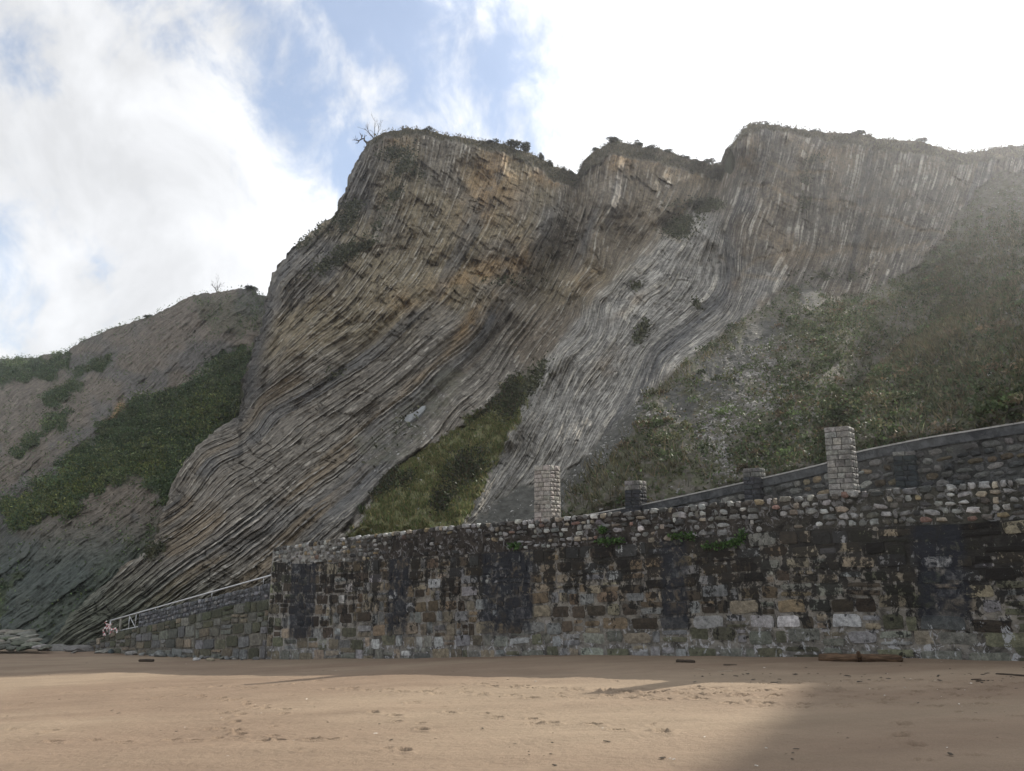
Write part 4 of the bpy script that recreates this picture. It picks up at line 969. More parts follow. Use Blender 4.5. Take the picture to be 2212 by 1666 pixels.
def lay_blocks(s0, s1, bot, top, ncourse, colf, lmin, lmax, bed=.03, skip=None):
    out = []
    cuts = np.cumsum([0] + [random.uniform(.8, 1.2) for _ in range(ncourse)]); cuts = cuts / cuts[-1]
    for k in range(ncourse):
        s = s0 - random.uniform(0, .4)
        while s < s1:
            L = random.uniform(lmin, lmax) * (1.15 if k < 3 else 1)
            a, b = max(s, s0), min(s + L, s1); s += L
            if b - a < .16: continue
            m = (a + b) / 2; zb, zt = float(bot(m)), float(top(m)); hgt = zt - zb
            v0, v1 = cuts[k], cuts[k + 1]
            wob = random.gauss(0, .010) + .05 * (float(fbm(m * .35, k * 3.1, 2, 909)) - .5)
            sl = math.atan2(lerp(float(bot(m + .3)), float(top(m + .3)), v0) - lerp(float(bot(m - .3)), float(top(m - .3)), v0), .6)
            split = random.random()
            segs = [(v0, v1)]
            if split < .24: f = random.uniform(.35, .65); segs = [(v0, lerp(v0, v1, f)), (lerp(v0, v1, f), v1)]
            for (u0, u1) in segs:
                bd = bed * random.uniform(.5, 2.6); z0 = zb + hgt * (u0 + wob); z1 = zb + hgt * (u1 + wob); hh = z1 - z0 - bd; ww = b - a - bed * random.uniform(.5, 2.8)
                if hh < .07 or ww < .07: continue
                if skip and random.random() < skip: continue
                vm = (u0 + u1) / 2
                out.append((m + random.gauss(0, .012), (z0 + z1) / 2, ww, hh, vm, sl + random.gauss(0, .022)))
    return out
wall_blocks = lay_blocks(S_LEFT + .02, S_END, lambda s: L_BASE(s) - .12, L_PAR, NCOURSE, None, .26, 1.05, .035)
def px_of(s, z): return wall_px(s, z)
wall_blocks = [(m, z, w, h, v, sl, px_of(m, z)) for (m, z, w, h, v, sl) in wall_blocks]
def area_px(it): m, z, w, h = it[:4]; p = wxyz(m, z); return w * h / (p.y ** 2)
def emit(parent, items, meshes, name, mat, colf, depth, offr, limit=290, fillname=None):
    vis = [it for it in items if it[6] < 2235]; hid = [it for it in items if it[6] >= 2235]
    vis.sort(key=area_px, reverse=True)
    keep, rest = vis[:limit], vis[limit:] + hid
    for it in keep:
        m, z, w, h, v, sl, px = it
        d = random.uniform(*depth); put_stone(name, meshes, parent, m, z, w, h, d, colf(px, v), sl, random.uniform(*offr) - .10)
    # the rest: grouped by colour into one part (per-vertex colour via the mortar material)
    if rest:
        V = []; F = []; Cc = []; k = 0
        for it in rest:
            m, z, w, h, v, sl, px = it
            me = random.choice(meshes); M = Matrix.Translation(wxyz(m, z, random.uniform(*offr) - .10)) @ Matrix.Rotation(WALL_ROT, 4, 'Z') @ Matrix.Rotation(-sl, 4, 'Y') @ Matrix.Diagonal((w, random.uniform(*depth), h, 1))
            c = colf(px, v)
            for vt in me.vertices: V.append(M @ vt.co); Cc.append(c)
            for pl in me.polygons: F.append([i + k for i in pl.vertices])
            k += len(me.vertices)
        m2 = bpy.data.meshes.new(fillname); m2.from_pydata([tuple(x) for x in V], [], F)
        a = m2.attributes.new("Col", 'FLOAT_COLOR', 'POINT'); a.data.foreach_set("color", np.array([(*c, 1) for c in Cc], np.float32).ravel())
        ef = m2.attributes.new('eff', 'FLOAT', 'POINT'); m2.update(); o = link(fillname, m2, M_WMORTAR if mat is M_BLOCK else M_LEAF_STONE, parent); o["kind"] = "stuff"
class Root:
    """collects children and parents them without moving them"""
def adopt(root):
    inv = Matrix.Translation(-root.location)
    for c in list(root.children): c.matrix_parent_inverse = inv
core.parent = sea_wall
emit(sea_wall, wall_blocks, BLOCKS, "block", M_BLOCK, block_col, (.110, .132), (-.010, .016), 298, "small_blocks")

# parapet of rounded cobbles in dark mortar, on the same wall
par_core = strip("parapet_core", sea_wall, S_LEFT, S_END, lambda s: L_PAR(s) + .0, lambda s: L_TOP(s) - .06, -.03, .75,
                 lambda Sg, Vg: mixc(mixc(np.broadcast_to(np.array([.032, .027, .023]), Sg.shape + (3,)).copy(), np.array([.19, .185, .17]), sstep(S_LEFT + 9.5, S_LEFT + 2, Sg)), np.array([.055, .055, .045]), sstep(S_RIGHT - 10, S_RIGHT, Sg) * .8),
                 lambda Sg, Vg: .35 + 0 * Sg, M_MORTAR, 240, 12, .03)
def cob_col(px, v):
    r = random.random()
    c = random.choice([(.27, .27, .26), (.22, .22, .21), (.30, .30, .285), (.18, .18, .17), (.24, .21, .165), (.12, .12, .115)])
    if r > .97: c = (.17, .11, .09)
    if r < .04: c = (.18, .145, .09)
    if 840 < px < 1060 and v < .7: c = random.choice([DKBR, BLACK, (.2, .2, .19), DKBR])
    if random.random() < .30: c = random.choice([(.06, .055, .048), (.09, .085, .075), (.05, .05, .048)])
    return jitter(c, .22)
def lay_cobbles(s0, s1, bot, top, rowh, wmin, wmax, keep=lambda px, v: 1.0):
    out = []
    hmax = max(float(top(s) - bot(s)) for s in np.linspace(s0, s1, 30))
    nrow = max(1, int(round(hmax / rowh)))
    for k in range(nrow):
        s = s0 + random.uniform(0, .1)
        while s < s1:
            w = random.uniform(wmin, wmax) * (1.2 if random.random() < .15 else 1); m = s + w / 2; s += w + random.uniform(.015, .05)
            if m + w / 2 > s1: break
            zb, zt = float(bot(m)), float(top(m)); n_here = max(1, int(round((zt - zb) / rowh)))
            if k >= n_here: continue
            hr = (zt - zb) / n_here; vm = (k + .5) / n_here; z = zb + hr * (k + .5) + random.gauss(0, .015)
            topmost = k == n_here - 1
            px = px_of(m, z)
            if random.random() > keep(px, vm) and not topmost: continue
            h = hr * (random.uniform(.5, 1.0) if not topmost else .95)
            sl = math.atan2(float(top(m + .3) - top(m - .3)), .6)
            out.append((m, z, w * random.uniform(.85, 1), h, vm, sl + random.gauss(0, .10) * (0 if topmost else 1), px))
    return out
def keep_c(px, v):
    if 830 < px < 1060: return .5 if v > .6 else .28
    if 1060 <= px < 1500 and v < .45: return .55
    if 1500 <= px < 1750 and v < .4: return .5
    return .88
cobs = lay_cobbles(S_LEFT + .03, S_END, lambda s: L_PAR(s) + .02, lambda s: L_TOP(s), .20, .11, .42, keep_c)
emit(sea_wall, cobs, COBBLES, "cobble", M_COBBLE, cob_col, (.11, .15), (-.03, .0), 295, "small_cobbles")
adopt(sea_wall)

# ------------------------------------------------------------------ ramp wall on the left
ramp = empty("ramp_wall", wxyz(S_COB, float(L_BASE(S_COB)))); tag(ramp, "low stone ramp wall descending left to the sand below the handrail", "wall")
strip("mortar_core", ramp, S_RAMP, S_LEFT - .01, lambda s: L_BASE(s) - .5, lambda s: L_RBTOP(s) - .03, -.02, 2.2, lambda Sg, Vg: mixc(np.broadcast_to(np.array([.135, .125, .105]), Sg.shape + (3,)).copy(), np.array([.075, .08, .06]), sstep(.5, .9, Vg) * .8), lambda Sg, Vg: .1 + 0 * Sg, M_MORTAR, 120, 12)
strip("cobble_core", ramp, S_COB, S_LEFT - .01, lambda s: L_RCBOT(s) - .05, lambda s: L_RCTOP(s) - .05, -.05, .4, lambda Sg, Vg: np.broadcast_to(np.array([.06, .062, .066]), Sg.shape + (3,)).copy(), lambda Sg, Vg: .1 + 0 * Sg, M_MORTAR, 100, 8)
rb = []
for (s0, s1, nc) in ((S_RAMP + 1.0, S_COB - 5, 2), (S_COB - 5, S_COB, 3), (S_COB, (S_COB + S_LEFT) / 2, 4), ((S_COB + S_LEFT) / 2, S_LEFT - .03, 5)):
    for (m, z, w, h, v, sl) in lay_blocks(s0, s1, lambda s: L_BASE(s) - .1, lambda s: L_RBTOP(s), nc, None, .5, 1.1, .04): rb.append((m, z, w, h, v, sl, px_of(m, z)))
def rb_col(px, v): return jitter(random.choice([GRGR, TAN, (.13, .125, .105), OLV, GREY, GRGR] if v < .7 else [OLV, (.07, .075, .05), GRGR, TAN]), .22)
emit(ramp, rb, RBLOCKS, "block", M_RBLOCK, rb_col, (.115, .145), (-.01, .03), 250, "small_blocks")
rc = lay_cobbles(S_COB + .02, S_LEFT - .03, lambda s: L_RCBOT(s), lambda s: L_RCTOP(s), .24, .18, .36, lambda px, v: .93)
emit(ramp, rc, COBBLES, "cobble", M_COBBLE, lambda px, v: jitter(random.choice([(.15, .155, .165), (.12, .125, .135), (.18, .18, .18), (.10, .105, .11)]), .2), (.11, .15), (-.05, -.02), 280, "small_cobbles")
adopt(ramp)

# handrail
def tube(pts, r, seg=8, name="tube"):
    bm = bmesh.new(); rings = []
    pts = [Vector(p) for p in pts]
    rad = r if isinstance(r, (list, tuple)) else [r] * len(pts)
    for i, p in enumerate(pts):
        d = (pts[min(i + 1, len(pts) - 1)] - pts[max(i - 1, 0)]).normalized()
        a = d.orthogonal().normalized() if i == 0 else (rings_a - d * rings_a.dot(d)).normalized()
        rings_a = a; b = d.cross(a)
        rings.append([bm.verts.new(p + (a * math.cos(t) + b * math.sin(t)) * rad[i]) for t in [2 * math.pi * k / seg for k in range(seg)]])
    for r0, r1 in zip(rings[:-1], rings[1:]):
        for k in range(seg): bm.faces.new((r0[k], r0[(k + 1) % seg], r1[(k + 1) % seg], r1[k]))
    bm.faces.new(rings[0][::-1]); bm.faces.new(rings[-1])
    for f in bm.faces: f.smooth = True
    bmesh.ops.recalc_face_normals(bm, faces=bm.faces[:])
    me = bpy.data.meshes.new(name); bm.to_mesh(me); bm.free(); return me
sR0 = float(wall_hit(235, 1341)[0]); sR1 = S_LEFT + .05
rail = empty("handrail", wxyz(sR0, float(L_RAIL(sR0)) - 1.0)); tag(rail, "pale steel handrail running down the ramp wall to the sand", "handrail")
link("top_rail", tube([wxyz(s, float(L_RAIL(s)), -.12) for s in np.linspace(sR0, sR1, 8)], .045), M_METAL, rail)
for px in (258, 276, 290, 330, 450, 560):
    s = float(wall_hit(px, 1330)[0]); zt = float(L_RAIL(s)); zb = float(L_RBTOP(s)) - .1 if px < 300 else float(L_RCTOP(s)) - .1
    fat = px == 258
    me = tube([wxyz(s, zb, -.12), wxyz(s, zt - .02, -.12)], .075 if fat else .022, 6 if not fat else 4); link("post", me, M_POST if fat else M_METAL, rail)
s1 = float(wall_hit(292, 1330)[0]); s0_ = float(wall_hit(277, 1330)[0])
link("brace", tube([wxyz(s0_, float(L_RAIL(s0_)) - .1, -.12), wxyz(s1, float(L_RBTOP(s1)) - .05, -.12)], .02, 6), M_METAL, rail)
link("lower_rail", tube([wxyz(s, float(L_RBTOP(s)) + .05, -.12) for s in (float(wall_hit(250, 1330)[0]), S_COB)], .03, 6), M_METAL, rail)
# end post of the rail and the tape tied to it
link("post", tube([wxyz(sR0, float(L_RAIL(sR0)) - 1.05, -.12), wxyz(sR0, float(L_RAIL(sR0)), -.12)], .05, 6), M_METAL, rail)
adopt(rail)
def ribbon(pts, w, name, parent):
    V = []; U = []; L = 0
    for i, p in enumerate(pts):
        p = Vector(p)
        if i: L += (p - Vector(pts[i - 1])).length
        d = (Vector(pts[min(i + 1, len(pts) - 1)]) - Vector(pts[max(i - 1, 0)])).normalized()
        tw = Vector((WT[0], WT[1], 0)) * math.sin(i * .9) + Vector((0, 0, 1)) * math.cos(i * .9); tw = (tw - d * tw.dot(d)).normalized()
        V += [p - tw * w / 2, p + tw * w / 2]; U += [L * 3.0] * 2
    F = [(2 * i, 2 * i + 1, 2 * i + 3, 2 * i + 2) for i in range(len(pts) - 1)]
    me = bpy.data.meshes.new(name); me.from_pydata([tuple(v) for v in V], [], F); a = me.attributes.new("u", 'FLOAT', 'POINT'); a.data.foreach_set("value", np.array(U, np.float32)); me.update()
    o = link(name, me, M_TAPE, parent)
    md = o.modifiers.new("thickness", 'SOLIDIFY'); md.thickness = .006
    return o
tape = empty("barrier_tape", wxyz(sR0, float(L_RAIL(sR0)) - 1.0)); tag(tape, "tangle of red and white barrier tape tied at the lower end of the handrail", "barrier tape")
def tp(dpx, dpy): s, z = wall_hit(dpx, dpy, .1); return wxyz(float(s), float(z), -.02 + random.uniform(-.05, .1))
for pts in ([(236, 1341), (232, 1345), (233, 1351), (230, 1357), (226, 1362), (228, 1367), (224, 1371), (232, 1372)], [(233, 1348), (240, 1350), (247, 1347), (243, 1352), (236, 1356)], [(232, 1356), (236, 1361), (234, 1366)],
            [(236, 1356), (243, 1357), (247, 1360), (252, 1357), (256, 1363)], [(244, 1358), (243, 1364), (243, 1369)], [(248, 1360), (249, 1365), (248, 1368)], [(252, 1357), (255, 1362), (257, 1367)], [(228, 1360), (227, 1366), (231, 1371)]):
    ribbon([tp(*p) for p in pts], .10, "tape_strip", tape)
adopt(tape)

# ------------------------------------------------------------------ pillars
def add_pillar(label, group, s, zb, zt, w, off, colf, faces="frlb", parent_name="stone_pillar", courses=None):
    """s: left edge along the wall; the pillar is square, its front on the wall line shifted by off"""
    root = empty(parent_name, wxyz(s + w / 2, zb, off - w / 2)); tag(root, label, "pillar", group)
    base = Matrix.Translation(wxyz(s + w / 2, zb, off - w / 2)) @ Matrix.Rotation(WALL_ROT, 4, 'Z')
    H_ = zt - zb; n = courses or max(3, int(round(H_ / .165)))
    cm_ = bpy.data.meshes.new("core"); bm = bmesh.new(); bmesh.ops.create_cube(bm, size=1); bm.to_mesh(cm_); bm.free()
    a_ = cm_.attributes.new("Col", 'FLOAT_COLOR', 'POINT'); a_.data.foreach_set("color", np.tile([.06, .058, .052, 1], 8).astype(np.float32)); a_ = cm_.attributes.new("eff", 'FLOAT', 'POINT')
    c = link("core", cm_, M_MORTAR, root); c.matrix_world = base @ Matrix.Translation((0, 0, H_ / 2 - .02)) @ Matrix.Diagonal((w - .09, w - .09, H_ - .04, 1))
    hs = np.array([random.uniform(.8, 1.25) for _ in range(n)]); hs = hs / hs.sum() * H_
    z = 0
    for k in range(n):
        hh = hs[k]
        for f, ang in (("f", 0), ("r", 90), ("b", 180), ("l", 270)):
            if f not in faces: continue
            front = f in "fb"
            W_ = w if front else w - .12         # side faces butt between the front and back stones
            m = random.choice([2, 2, 2, 3]) if front else random.choice([2, 3, 3])
            ws = np.array([random.uniform(.7, 1.3) for _ in range(m)]); ws = ws / ws.sum() * W_
            x = -W_ / 2
            for q_ in range(m):
                o = bpy.data.objects.new("brick", random.choice(BRICKS if front else ROUGH))
                g = .012
                dp = .06 if front else random.uniform(.055, .075)
                y0 = -(w / 2) + .06
                o.matrix_world = base @ Matrix.Rotation(R(ang), 4, 'Z') @ Matrix.Translation((x + ws[q_] / 2, y0 + .005, z + hh / 2)) @ Matrix.Diagonal((ws[q_] - g, dp, hh - g, 1))
                o.color = (*colf((k + .5) / n, f), 1); COL.objects.link(o); o.parent = root
                x += ws[q_]
        z += hh
    adopt_rot(root)
    return root
def adopt_rot(root):
    inv = Matrix.Translation(-root.location)
    for c in root.children: c.matrix_parent_inverse = inv
def s_at(px, py, off=0.0): return float(wall_hit(px, py, off)[0])
# pillar 1: front face 1153..1187 at its foot
s0p = s_at(1153.5, 1110); s1p = s_at(1187, 1110); wP1 = s1p - s0p; zb = float(L_TOP((s0p + s1p) / 2)) - .12; zt = float(wall_hit(1187, 1004)[1])
add_pillar("pale dressed stone pillar standing alone on the middle of the parapet", "stone pillars of the walls", s0p, zb, zt, wP1, 0.0, lambda v, f: jitter((.29, .27, .245), .13))
s0p = s_at(1790, 1055); s1p = s_at(1843, 1055); wP2 = s1p - s0p; zb = float(L_TOP((s0p + s1p) / 2)) - .12; zt = float(wall_hit(1810, 921)[1])
add_pillar("tall grey dressed stone pillar on the parapet nearest the right edge", "stone pillars of the walls", s0p, zb, zt, wP2, 0.0, lambda v, f: jitter((.22, .215, .20) if v < .8 else (.21, .205, .19), .12))
print("pillar widths", wP1, wP2)
# upper wall behind, with coping and three pilasters
US0 = s_at(1262, 1113, UOFF); US1 = S_END + 2
upper = empty("upper_wall", wxyz(US0 + 8, float(L_TOP(US0 + 8)) - .9, -UOFF)); tag(upper, "rubble retaining wall with sloping dark coping behind the parapet on the right", "wall")
W0_keep = W0.copy()
W0 = W0_keep - WN * UOFF
U_BOT = lambda s: np.minimum(L_TOP(s) - .9, L_UTOP(s) - .5)
strip("mortar_core", upper, US0, US1, U_BOT, lambda s: L_UTOP(s) - .34, 0.0, .6, lambda Sg, Vg: np.broadcast_to(np.array([.055, .055, .052]), Sg.shape + (3,)).copy(), lambda Sg, Vg: .15 + 0 * Sg, M_MORTAR, 120, 10)
band = strip("coping_band", upper, US0, US1, lambda s: L_UTOP(s) - .34, lambda s: L_UTOP(s) - .05, .05, .68, lambda Sg, Vg: np.broadcast_to(np.array([.1, .1, .1]), Sg.shape + (3,)).copy(), lambda Sg, Vg: 0 * Sg, M_COPING, 60, 4, .004)
s = US0; k = 0
while s < US1 - .2:
    e = min(s + 2.6, US1)
    strip("coping_stone", upper, s, e - .02, lambda q: L_UTOP(q) - .047, lambda q: L_UTOP(q), .075, .73, lambda Sg, Vg: np.broadcast_to(np.array([.3, .3, .29]), Sg.shape + (3,)).copy(), lambda Sg, Vg: 0 * Sg, M_COPTOP, 8, 3, .003)
    s = e
uw = []
n_u = 0
for (m, z, w, h, v, sl, px) in lay_cobbles(US0 + 3.0, US1, lambda s: U_BOT(s) + .3, lambda s: L_UTOP(s) - .38, .24, .22, .52, lambda px, v: .95):
    uw.append((m, z, w, h, v, sl, px))
SQUARISH = [stone_mesh("rubble_shape", 10, 4.0, .07, .15, .8, False, _sr) for _ in range(14)]
for me in SQUARISH: me.materials.append(M_COBBLE)
def uw_col(px, v):
    r = random.random(); c = random.choice([(.17, .165, .15), (.13, .13, .12), (.21, .205, .19), (.16, .13, .09), (.075, .078, .078)])
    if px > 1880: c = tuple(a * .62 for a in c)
    return jitter(c, .2)
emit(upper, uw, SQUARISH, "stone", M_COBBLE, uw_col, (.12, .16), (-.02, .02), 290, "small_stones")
adopt(upper)
for (pxl, pxr, pyt, lab, cf) in ((1356, 1388, 1039, "short dark sooty pilaster with a pale top at the low end of the upper wall", lambda v, f: jitter((.17, .165, .155) if v > .86 else (.035, .037, .042), .15)),
                                 (1613, 1650, 1012, "pilaster with dark upper courses in the middle of the upper wall", lambda v, f: jitter((.15, .15, .14) if (v > .88 or v < .38) else (.045, .047, .052), .15)),
                                 (1935, 1985, 975, "half sunk green black pilaster in the upper wall near the right edge", lambda v, f: jitter((.14, .14, .13) if v > .9 else (.035, .042, .045), .18))):
    a = s_at(pxl + 1, 1080 if pxl < 1900 else 1040); b_ = s_at(pxr, 1080 if pxl < 1900 else 1040); w_ = b_ - a; zt = float(wall_hit((pxl + pxr) / 2, pyt)[1])
    zb = float(U_BOT((a + b_) / 2)) + .2
    add_pillar(lab, "stone pillars of the walls", a, zb, zt, w_, (.42 * w_ if pxl < 1900 else .16), cf)
W0 = W0_keep
# path behind the parapet
def build_path():
    ss = np.linspace(S_RAMP, S_END + 2, 60); V = []
    for s in ss:
        z = float(L_TOP(s)) - 1.0 if s > S_LEFT else float(L_RBTOP(s)) - .25
        V.append(wxyz(s, z, -.45)); V.append(wxyz(s, z, -UOFF + .02))
    F = [(2 * i, 2 * i + 1, 2 * i + 3, 2 * i + 2) for i in range(len(ss) - 1)]
    me = bpy.data.meshes.new("path"); me.from_pydata([tuple(v) for v in V], [], F); me.update()
    tag(link("path", me, M_PATH), "worn path between the parapet and the slope", None, None, "structure")
build_path()

# ------------------------------------------------------------------ plants on the wall and the slope
def leaf_mesh(name, n, gen, L, W, cols, up, seed, spread=1.0, blade=False):
    rg = np.random.default_rng(seed); pos, nor = gen(rg, n)
    v, f, c = leaves(name, pos, nor, rg, L, W, up, spread, 0, palette(rg, n, cols, .25), blade)
    return mesh_arrays(name, v, f, False, c)
def wall_plant(label, pxs, py0, seed, n):
    s0, z0 = [float(a) for a in wall_hit((pxs[0] + pxs[-1]) / 2, py0)]
    root = empty("wall_plant", wxyz(s0, z0, .05)); tag(root, label, "plant", "green plants rooted in the sea wall")
    pts = [wall_hit(p[0], p[1]) for p in zip(pxs, np.atleast_1d(py0) + np.zeros(len(pxs)))] if not isinstance(pxs[0], tuple) else [wall_hit(*p) for p in pxs]
    rg = np.random.default_rng(seed)
    P_ = []
    for _ in range(n):
        k = rg.random() * (len(pts) - 1); i = int(k); f = k - i
        s = lerp(float(pts[i][0]), float(pts[i + 1][0]), f) + rg.normal(0, .06); z = lerp(float(pts[i][1]), float(pts[i + 1][1]), f) + rg.normal(0, .05)
        p = wxyz(s, z, .02 + abs(rg.normal(0, .08))); P_.append((p.x - root.location.x, p.y - root.location.y, p.z - root.location.z))
    P_ = np.array(P_); N_ = np.tile([WN[0] * .6, WN[1] * .6, .4], (n, 1))
    v, f, c = leaves("leaves", P_, N_, rg, .13, .075, .5, .8, .08, palette(rg, n, [(.05, .105, .028), (.07, .135, .036), (.038, .078, .022)], .2))
    link("leaves", mesh_arrays("leaves", v, f, False, c), M_LEAF, root)
    st = [(0, 0, -.05)] + [tuple(P_[i]) for i in rg.choice(n, 3)]
    link("stem", tube([Vector(p) for p in st], .008, 5), M_BARK, root)
wall_plant("small green tuft under the parapet just left of the lone pale pillar", [1103, 1128], 1181, 1, 130)
wall_plant("leafy green plant in the wall right of the lone pale pillar", [1298, 1345], 1172, 2, 260)
wall_plant("upright green sprig growing from the parapet cobbles right of the lone pillar", [1302, 1308], 1148, 3, 110)
wall_plant("trailing green plant below the sloping coping in the middle of the wall", [1448, 1500], 1161, 4, 190)
def wall_plant_path(label, path, seed, n):
    root = empty("wall_plant", wxyz(*[float(a) for a in wall_hit(*path[0])], .05)); tag(root, label, "plant", "green plants rooted in the sea wall")
    pts = [wall_hit(*p) for p in path]; rg = np.random.default_rng(seed); P_ = []
    for _ in range(n):
        k = rg.random() * (len(pts) - 1); i = int(k); f = k - i
        p = wxyz(lerp(float(pts[i][0]), float(pts[i + 1][0]), f) + rg.normal(0, .06), lerp(float(pts[i][1]), float(pts[i + 1][1]), f) + rg.normal(0, .05), .02 + abs(rg.normal(0, .08))); P_.append(np.array(p) - np.array(root.location))
    P_ = np.array(P_); N_ = np.tile([WN[0] * .6, WN[1] * .6, .4], (n, 1))
    v, f, c = leaves("leaves", P_, N_, rg, .13, .075, .5, .8, .08, palette(rg, n, [(.05, .105, .028), (.07, .135, .036), (.038, .078, .022)], .2))
    link("leaves", mesh_arrays("leaves", v, f, False, c), M_LEAF, root)
    link("stem", tube([Vector(P_[i]) for i in rg.choice(n, 4)], .008, 5), M_BARK, root)
wall_plant_path("widest green trailing plant on the wall, turning up at its right end", [(1523, 1184), (1560, 1181), (1590, 1176), (1602, 1168), (1606, 1152)], 5, 380)

def surf_at(px, py, A=MAIN):
    j = int(np.argmin(np.abs(A['PX'][0] - px))); i = int(np.argmin(np.abs(A['PY'][:, j] - py))); return Vector(A['P'][i, j]), Vector(A['N'][i, j])
def rosette(label, px, py, nleaf, L, W, cols, seed, dry=0):
    p, n = surf_at(px, py); rg = np.random.default_rng(seed); root = empty("yucca_plant", p); tag(root, label, "plant", "spiky rosette plants in the grass")
    V = []; F = []; Cc = []
    for k in range(nleaf):
        a = k * 2.4 + rg.normal(0, .2); el = rg.uniform(.15, 1.35); l = L * rg.uniform(.7, 1.1); c = palette(rg, 1, cols, .2)[0]
        d = np.array([math.cos(a) * math.cos(el), math.sin(a) * math.cos(el), math.sin(el)]); sd = np.cross(d, [0, 0, 1]); sd /= np.linalg.norm(sd) + 1e-9
        k0 = len(V)
        for t, w in ((0, .5), (.35, 1), (.7, .7), (1, .05)):
            q = d * l * t + np.array([0, 0, -.25 * l * t * t * math.cos(el)]); V += [q - sd * W * w / 2, q + sd * W * w / 2]; Cc += [c, c]
        for i in range(3): F.append((k0 + 2 * i, k0 + 2 * i + 1, k0 + 2 * i + 3, k0 + 2 * i + 2))
    link("leaves", mesh_arrays("leaves", np.array(V), np.array(F), False, np.array(Cc)), M_LEAF, root)
    link("trunk", tube([(0, 0, -.2), (0, 0, .15 * L)], .07 * L, 7), M_BARK, root)
    if dry:
        V = []; F = []; Cc = []
        for k in range(dry):
            a = rg.uniform(0, 6.3); d = np.array([math.cos(a) * .5, math.sin(a) * .5, -.4]); sd = np.cross(d, [0, 0, 1]); sd /= np.linalg.norm(sd); k0 = len(V)
            for t, w in ((0, .6), (.5, 1), (1, .3)): q = np.array([0, 0, .1 * L]) + d * L * .6 * t; V += [q - sd * W / 2 * w, q + sd * W / 2 * w]; Cc += [(.24, .20, .13)] * 2
            F += [(k0, k0 + 1, k0 + 3, k0 + 2), (k0 + 2, k0 + 3, k0 + 5, k0 + 4)]
        link("dry_leaves", mesh_arrays("dry_leaves", np.array(V), np.array(F), False, np.array(Cc)), M_LEAF, root)
rosette("dark spiky yucca with dry skirt at the lower left of the grass wedge", 781, 1112, 46, .95, .055, [(.035, .05, .022), (.05, .07, .03)], 1, 12)
for i, (px, py, lab) in enumerate([(828, 1062, "pale agave rosette nearest the dark gap beside the grass wedge"), (843, 1048, "grey green agave rosette in the middle of the agave row"), (856, 1052, "agave rosette beside the brown scrub on the grass wedge"), (868, 1030, "highest dark agave rosette in the agave row"), (884, 1022, "rightmost pale leaved agave rosette of the row")]):
    rosette(lab, px, py, 16, .55, .09, [(.16, .19, .11), (.09, .12, .06)], 10 + i)

# bushes along the crests
def bush_mesh(seed, n, lean=0.0):
    rg = np.random.default_rng(seed); P_ = []; N_ = []
    lumps = [(rg.uniform(-.45, .45), rg.uniform(-.35, .35), rg.uniform(.25, .75), rg.uniform(.22, .42)) for _ in range(7)]
    for _ in range(n):
        x, y, z, r = lumps[rg.integers(len(lumps))]; d = rg.normal(0, 1, 3); d /= np.linalg.norm(d); rr = r * (rg.random() ** .4)
        P_.append((x + d[0] * rr + lean * z, y + d[1] * rr, max(.02, z + d[2] * rr * .8))); N_.append(d)
    P_ = np.array(P_); N_ = np.array(N_)
    v, f, c = leaves("foliage", P_, N_, rg, .16, .10, .3, .8, 0, palette(rg, n, [(.05, .055, .036), (.065, .068, .045), (.04, .043, .03)], .25))
    return mesh_arrays("foliage", v, f, False, c)
BUSH = [bush_mesh(600 + i, 900, .15 * (i - 1)) for i in range(4)]
def stem_mesh(seed):
    rg = np.random.default_rng(seed); bm = bmesh.new()
    for k in range(4):
        a = rg.uniform(0, 6.3); m = tube([(0, 0, -.25), (.12 * math.cos(a), .12 * math.sin(a), .25), (.32 * math.cos(a), .32 * math.sin(a), .62)], [.035, .025, .01], 5); bm.from_mesh(m)
    me = bpy.data.meshes.new("stems"); bm.to_mesh(me); bm.free(); return me
STEM = [stem_mesh(700 + i) for i in range(2)]
def bush(px, py, wpx, hpx, lab, A=MAIN, grp="bushes along the cliff crests", k=None):
    p, n = surf_at(px, py, A); D = p.y; w = wpx * D / FPX; h = hpx * D / FPX
    root = empty("bush", p + Vector((0, .1, -.1)), random.uniform(0, 6.3)); tag(root, lab, "bush", grp)
    f = link("foliage", BUSH[(k if k is not None else random.randrange(4))], M_LEAF, root); f.scale = (w * .72, w * .72, h * 1.0)
    s = link("stem", random.choice(STEM), M_BARK, root); s.scale = (w * .6, w * .6, h * .9)
for px, py, w, h, lab in [(1110, 318, 40, 22, "low spreading bush on the first crest, left of the paired round bushes"), (1136, 330, 28, 32, "taller round bush standing out on the first crest against cloud"), (1170, 348, 20, 24, "small round bush below the taller one on the first crest"), (1190, 360, 16, 18, "smallest bush at the low end of the first crest"), (1060, 310, 34, 14, "flat dark bush left of centre on the first crest"), (1215, 368, 18, 9, "low bush close to the notch between first and second crest"), (1232, 375, 18, 8, "low bush right in the notch before the second crest"),
                          (1328, 308, 40, 18, "broad dark bush capping the second crest"), (1288, 326, 18, 12, "small bush on the left shoulder of the second crest"), (1378, 315, 30, 14, "rounded bush right of the cap of the second crest"), (1410, 322, 26, 12, "bush halfway down the second crest"), (1445, 330, 26, 10, "low bush on the lower half of the second crest"), (1480, 342, 26, 9, "flat bush near the low end of the second crest"), (1530, 352, 26, 17, "dark bush at the low right end of the second crest"), (1548, 357, 18, 10, "small bush touching the third cliff"),
                          (1656, 268, 16, 8, "small tuft bush on the highest point of the third crest"), (1700, 276, 20, 6, "low bush just right of the third crest top"), (1762, 284, 24, 8, "low bush on the third crest left of its step"), (1850, 290, 40, 9, "long low bush before the step of the third crest"), (1990, 305, 30, 7, "low bush right of the step on the third crest"), (1500, 447, 46, 14, "dark bush on the saddle ledge between second crest and third cliff"), (925, 280, 24, 7, "low tuft bush on the top of the first crest")]:
    bush(px, py, w, h, lab)
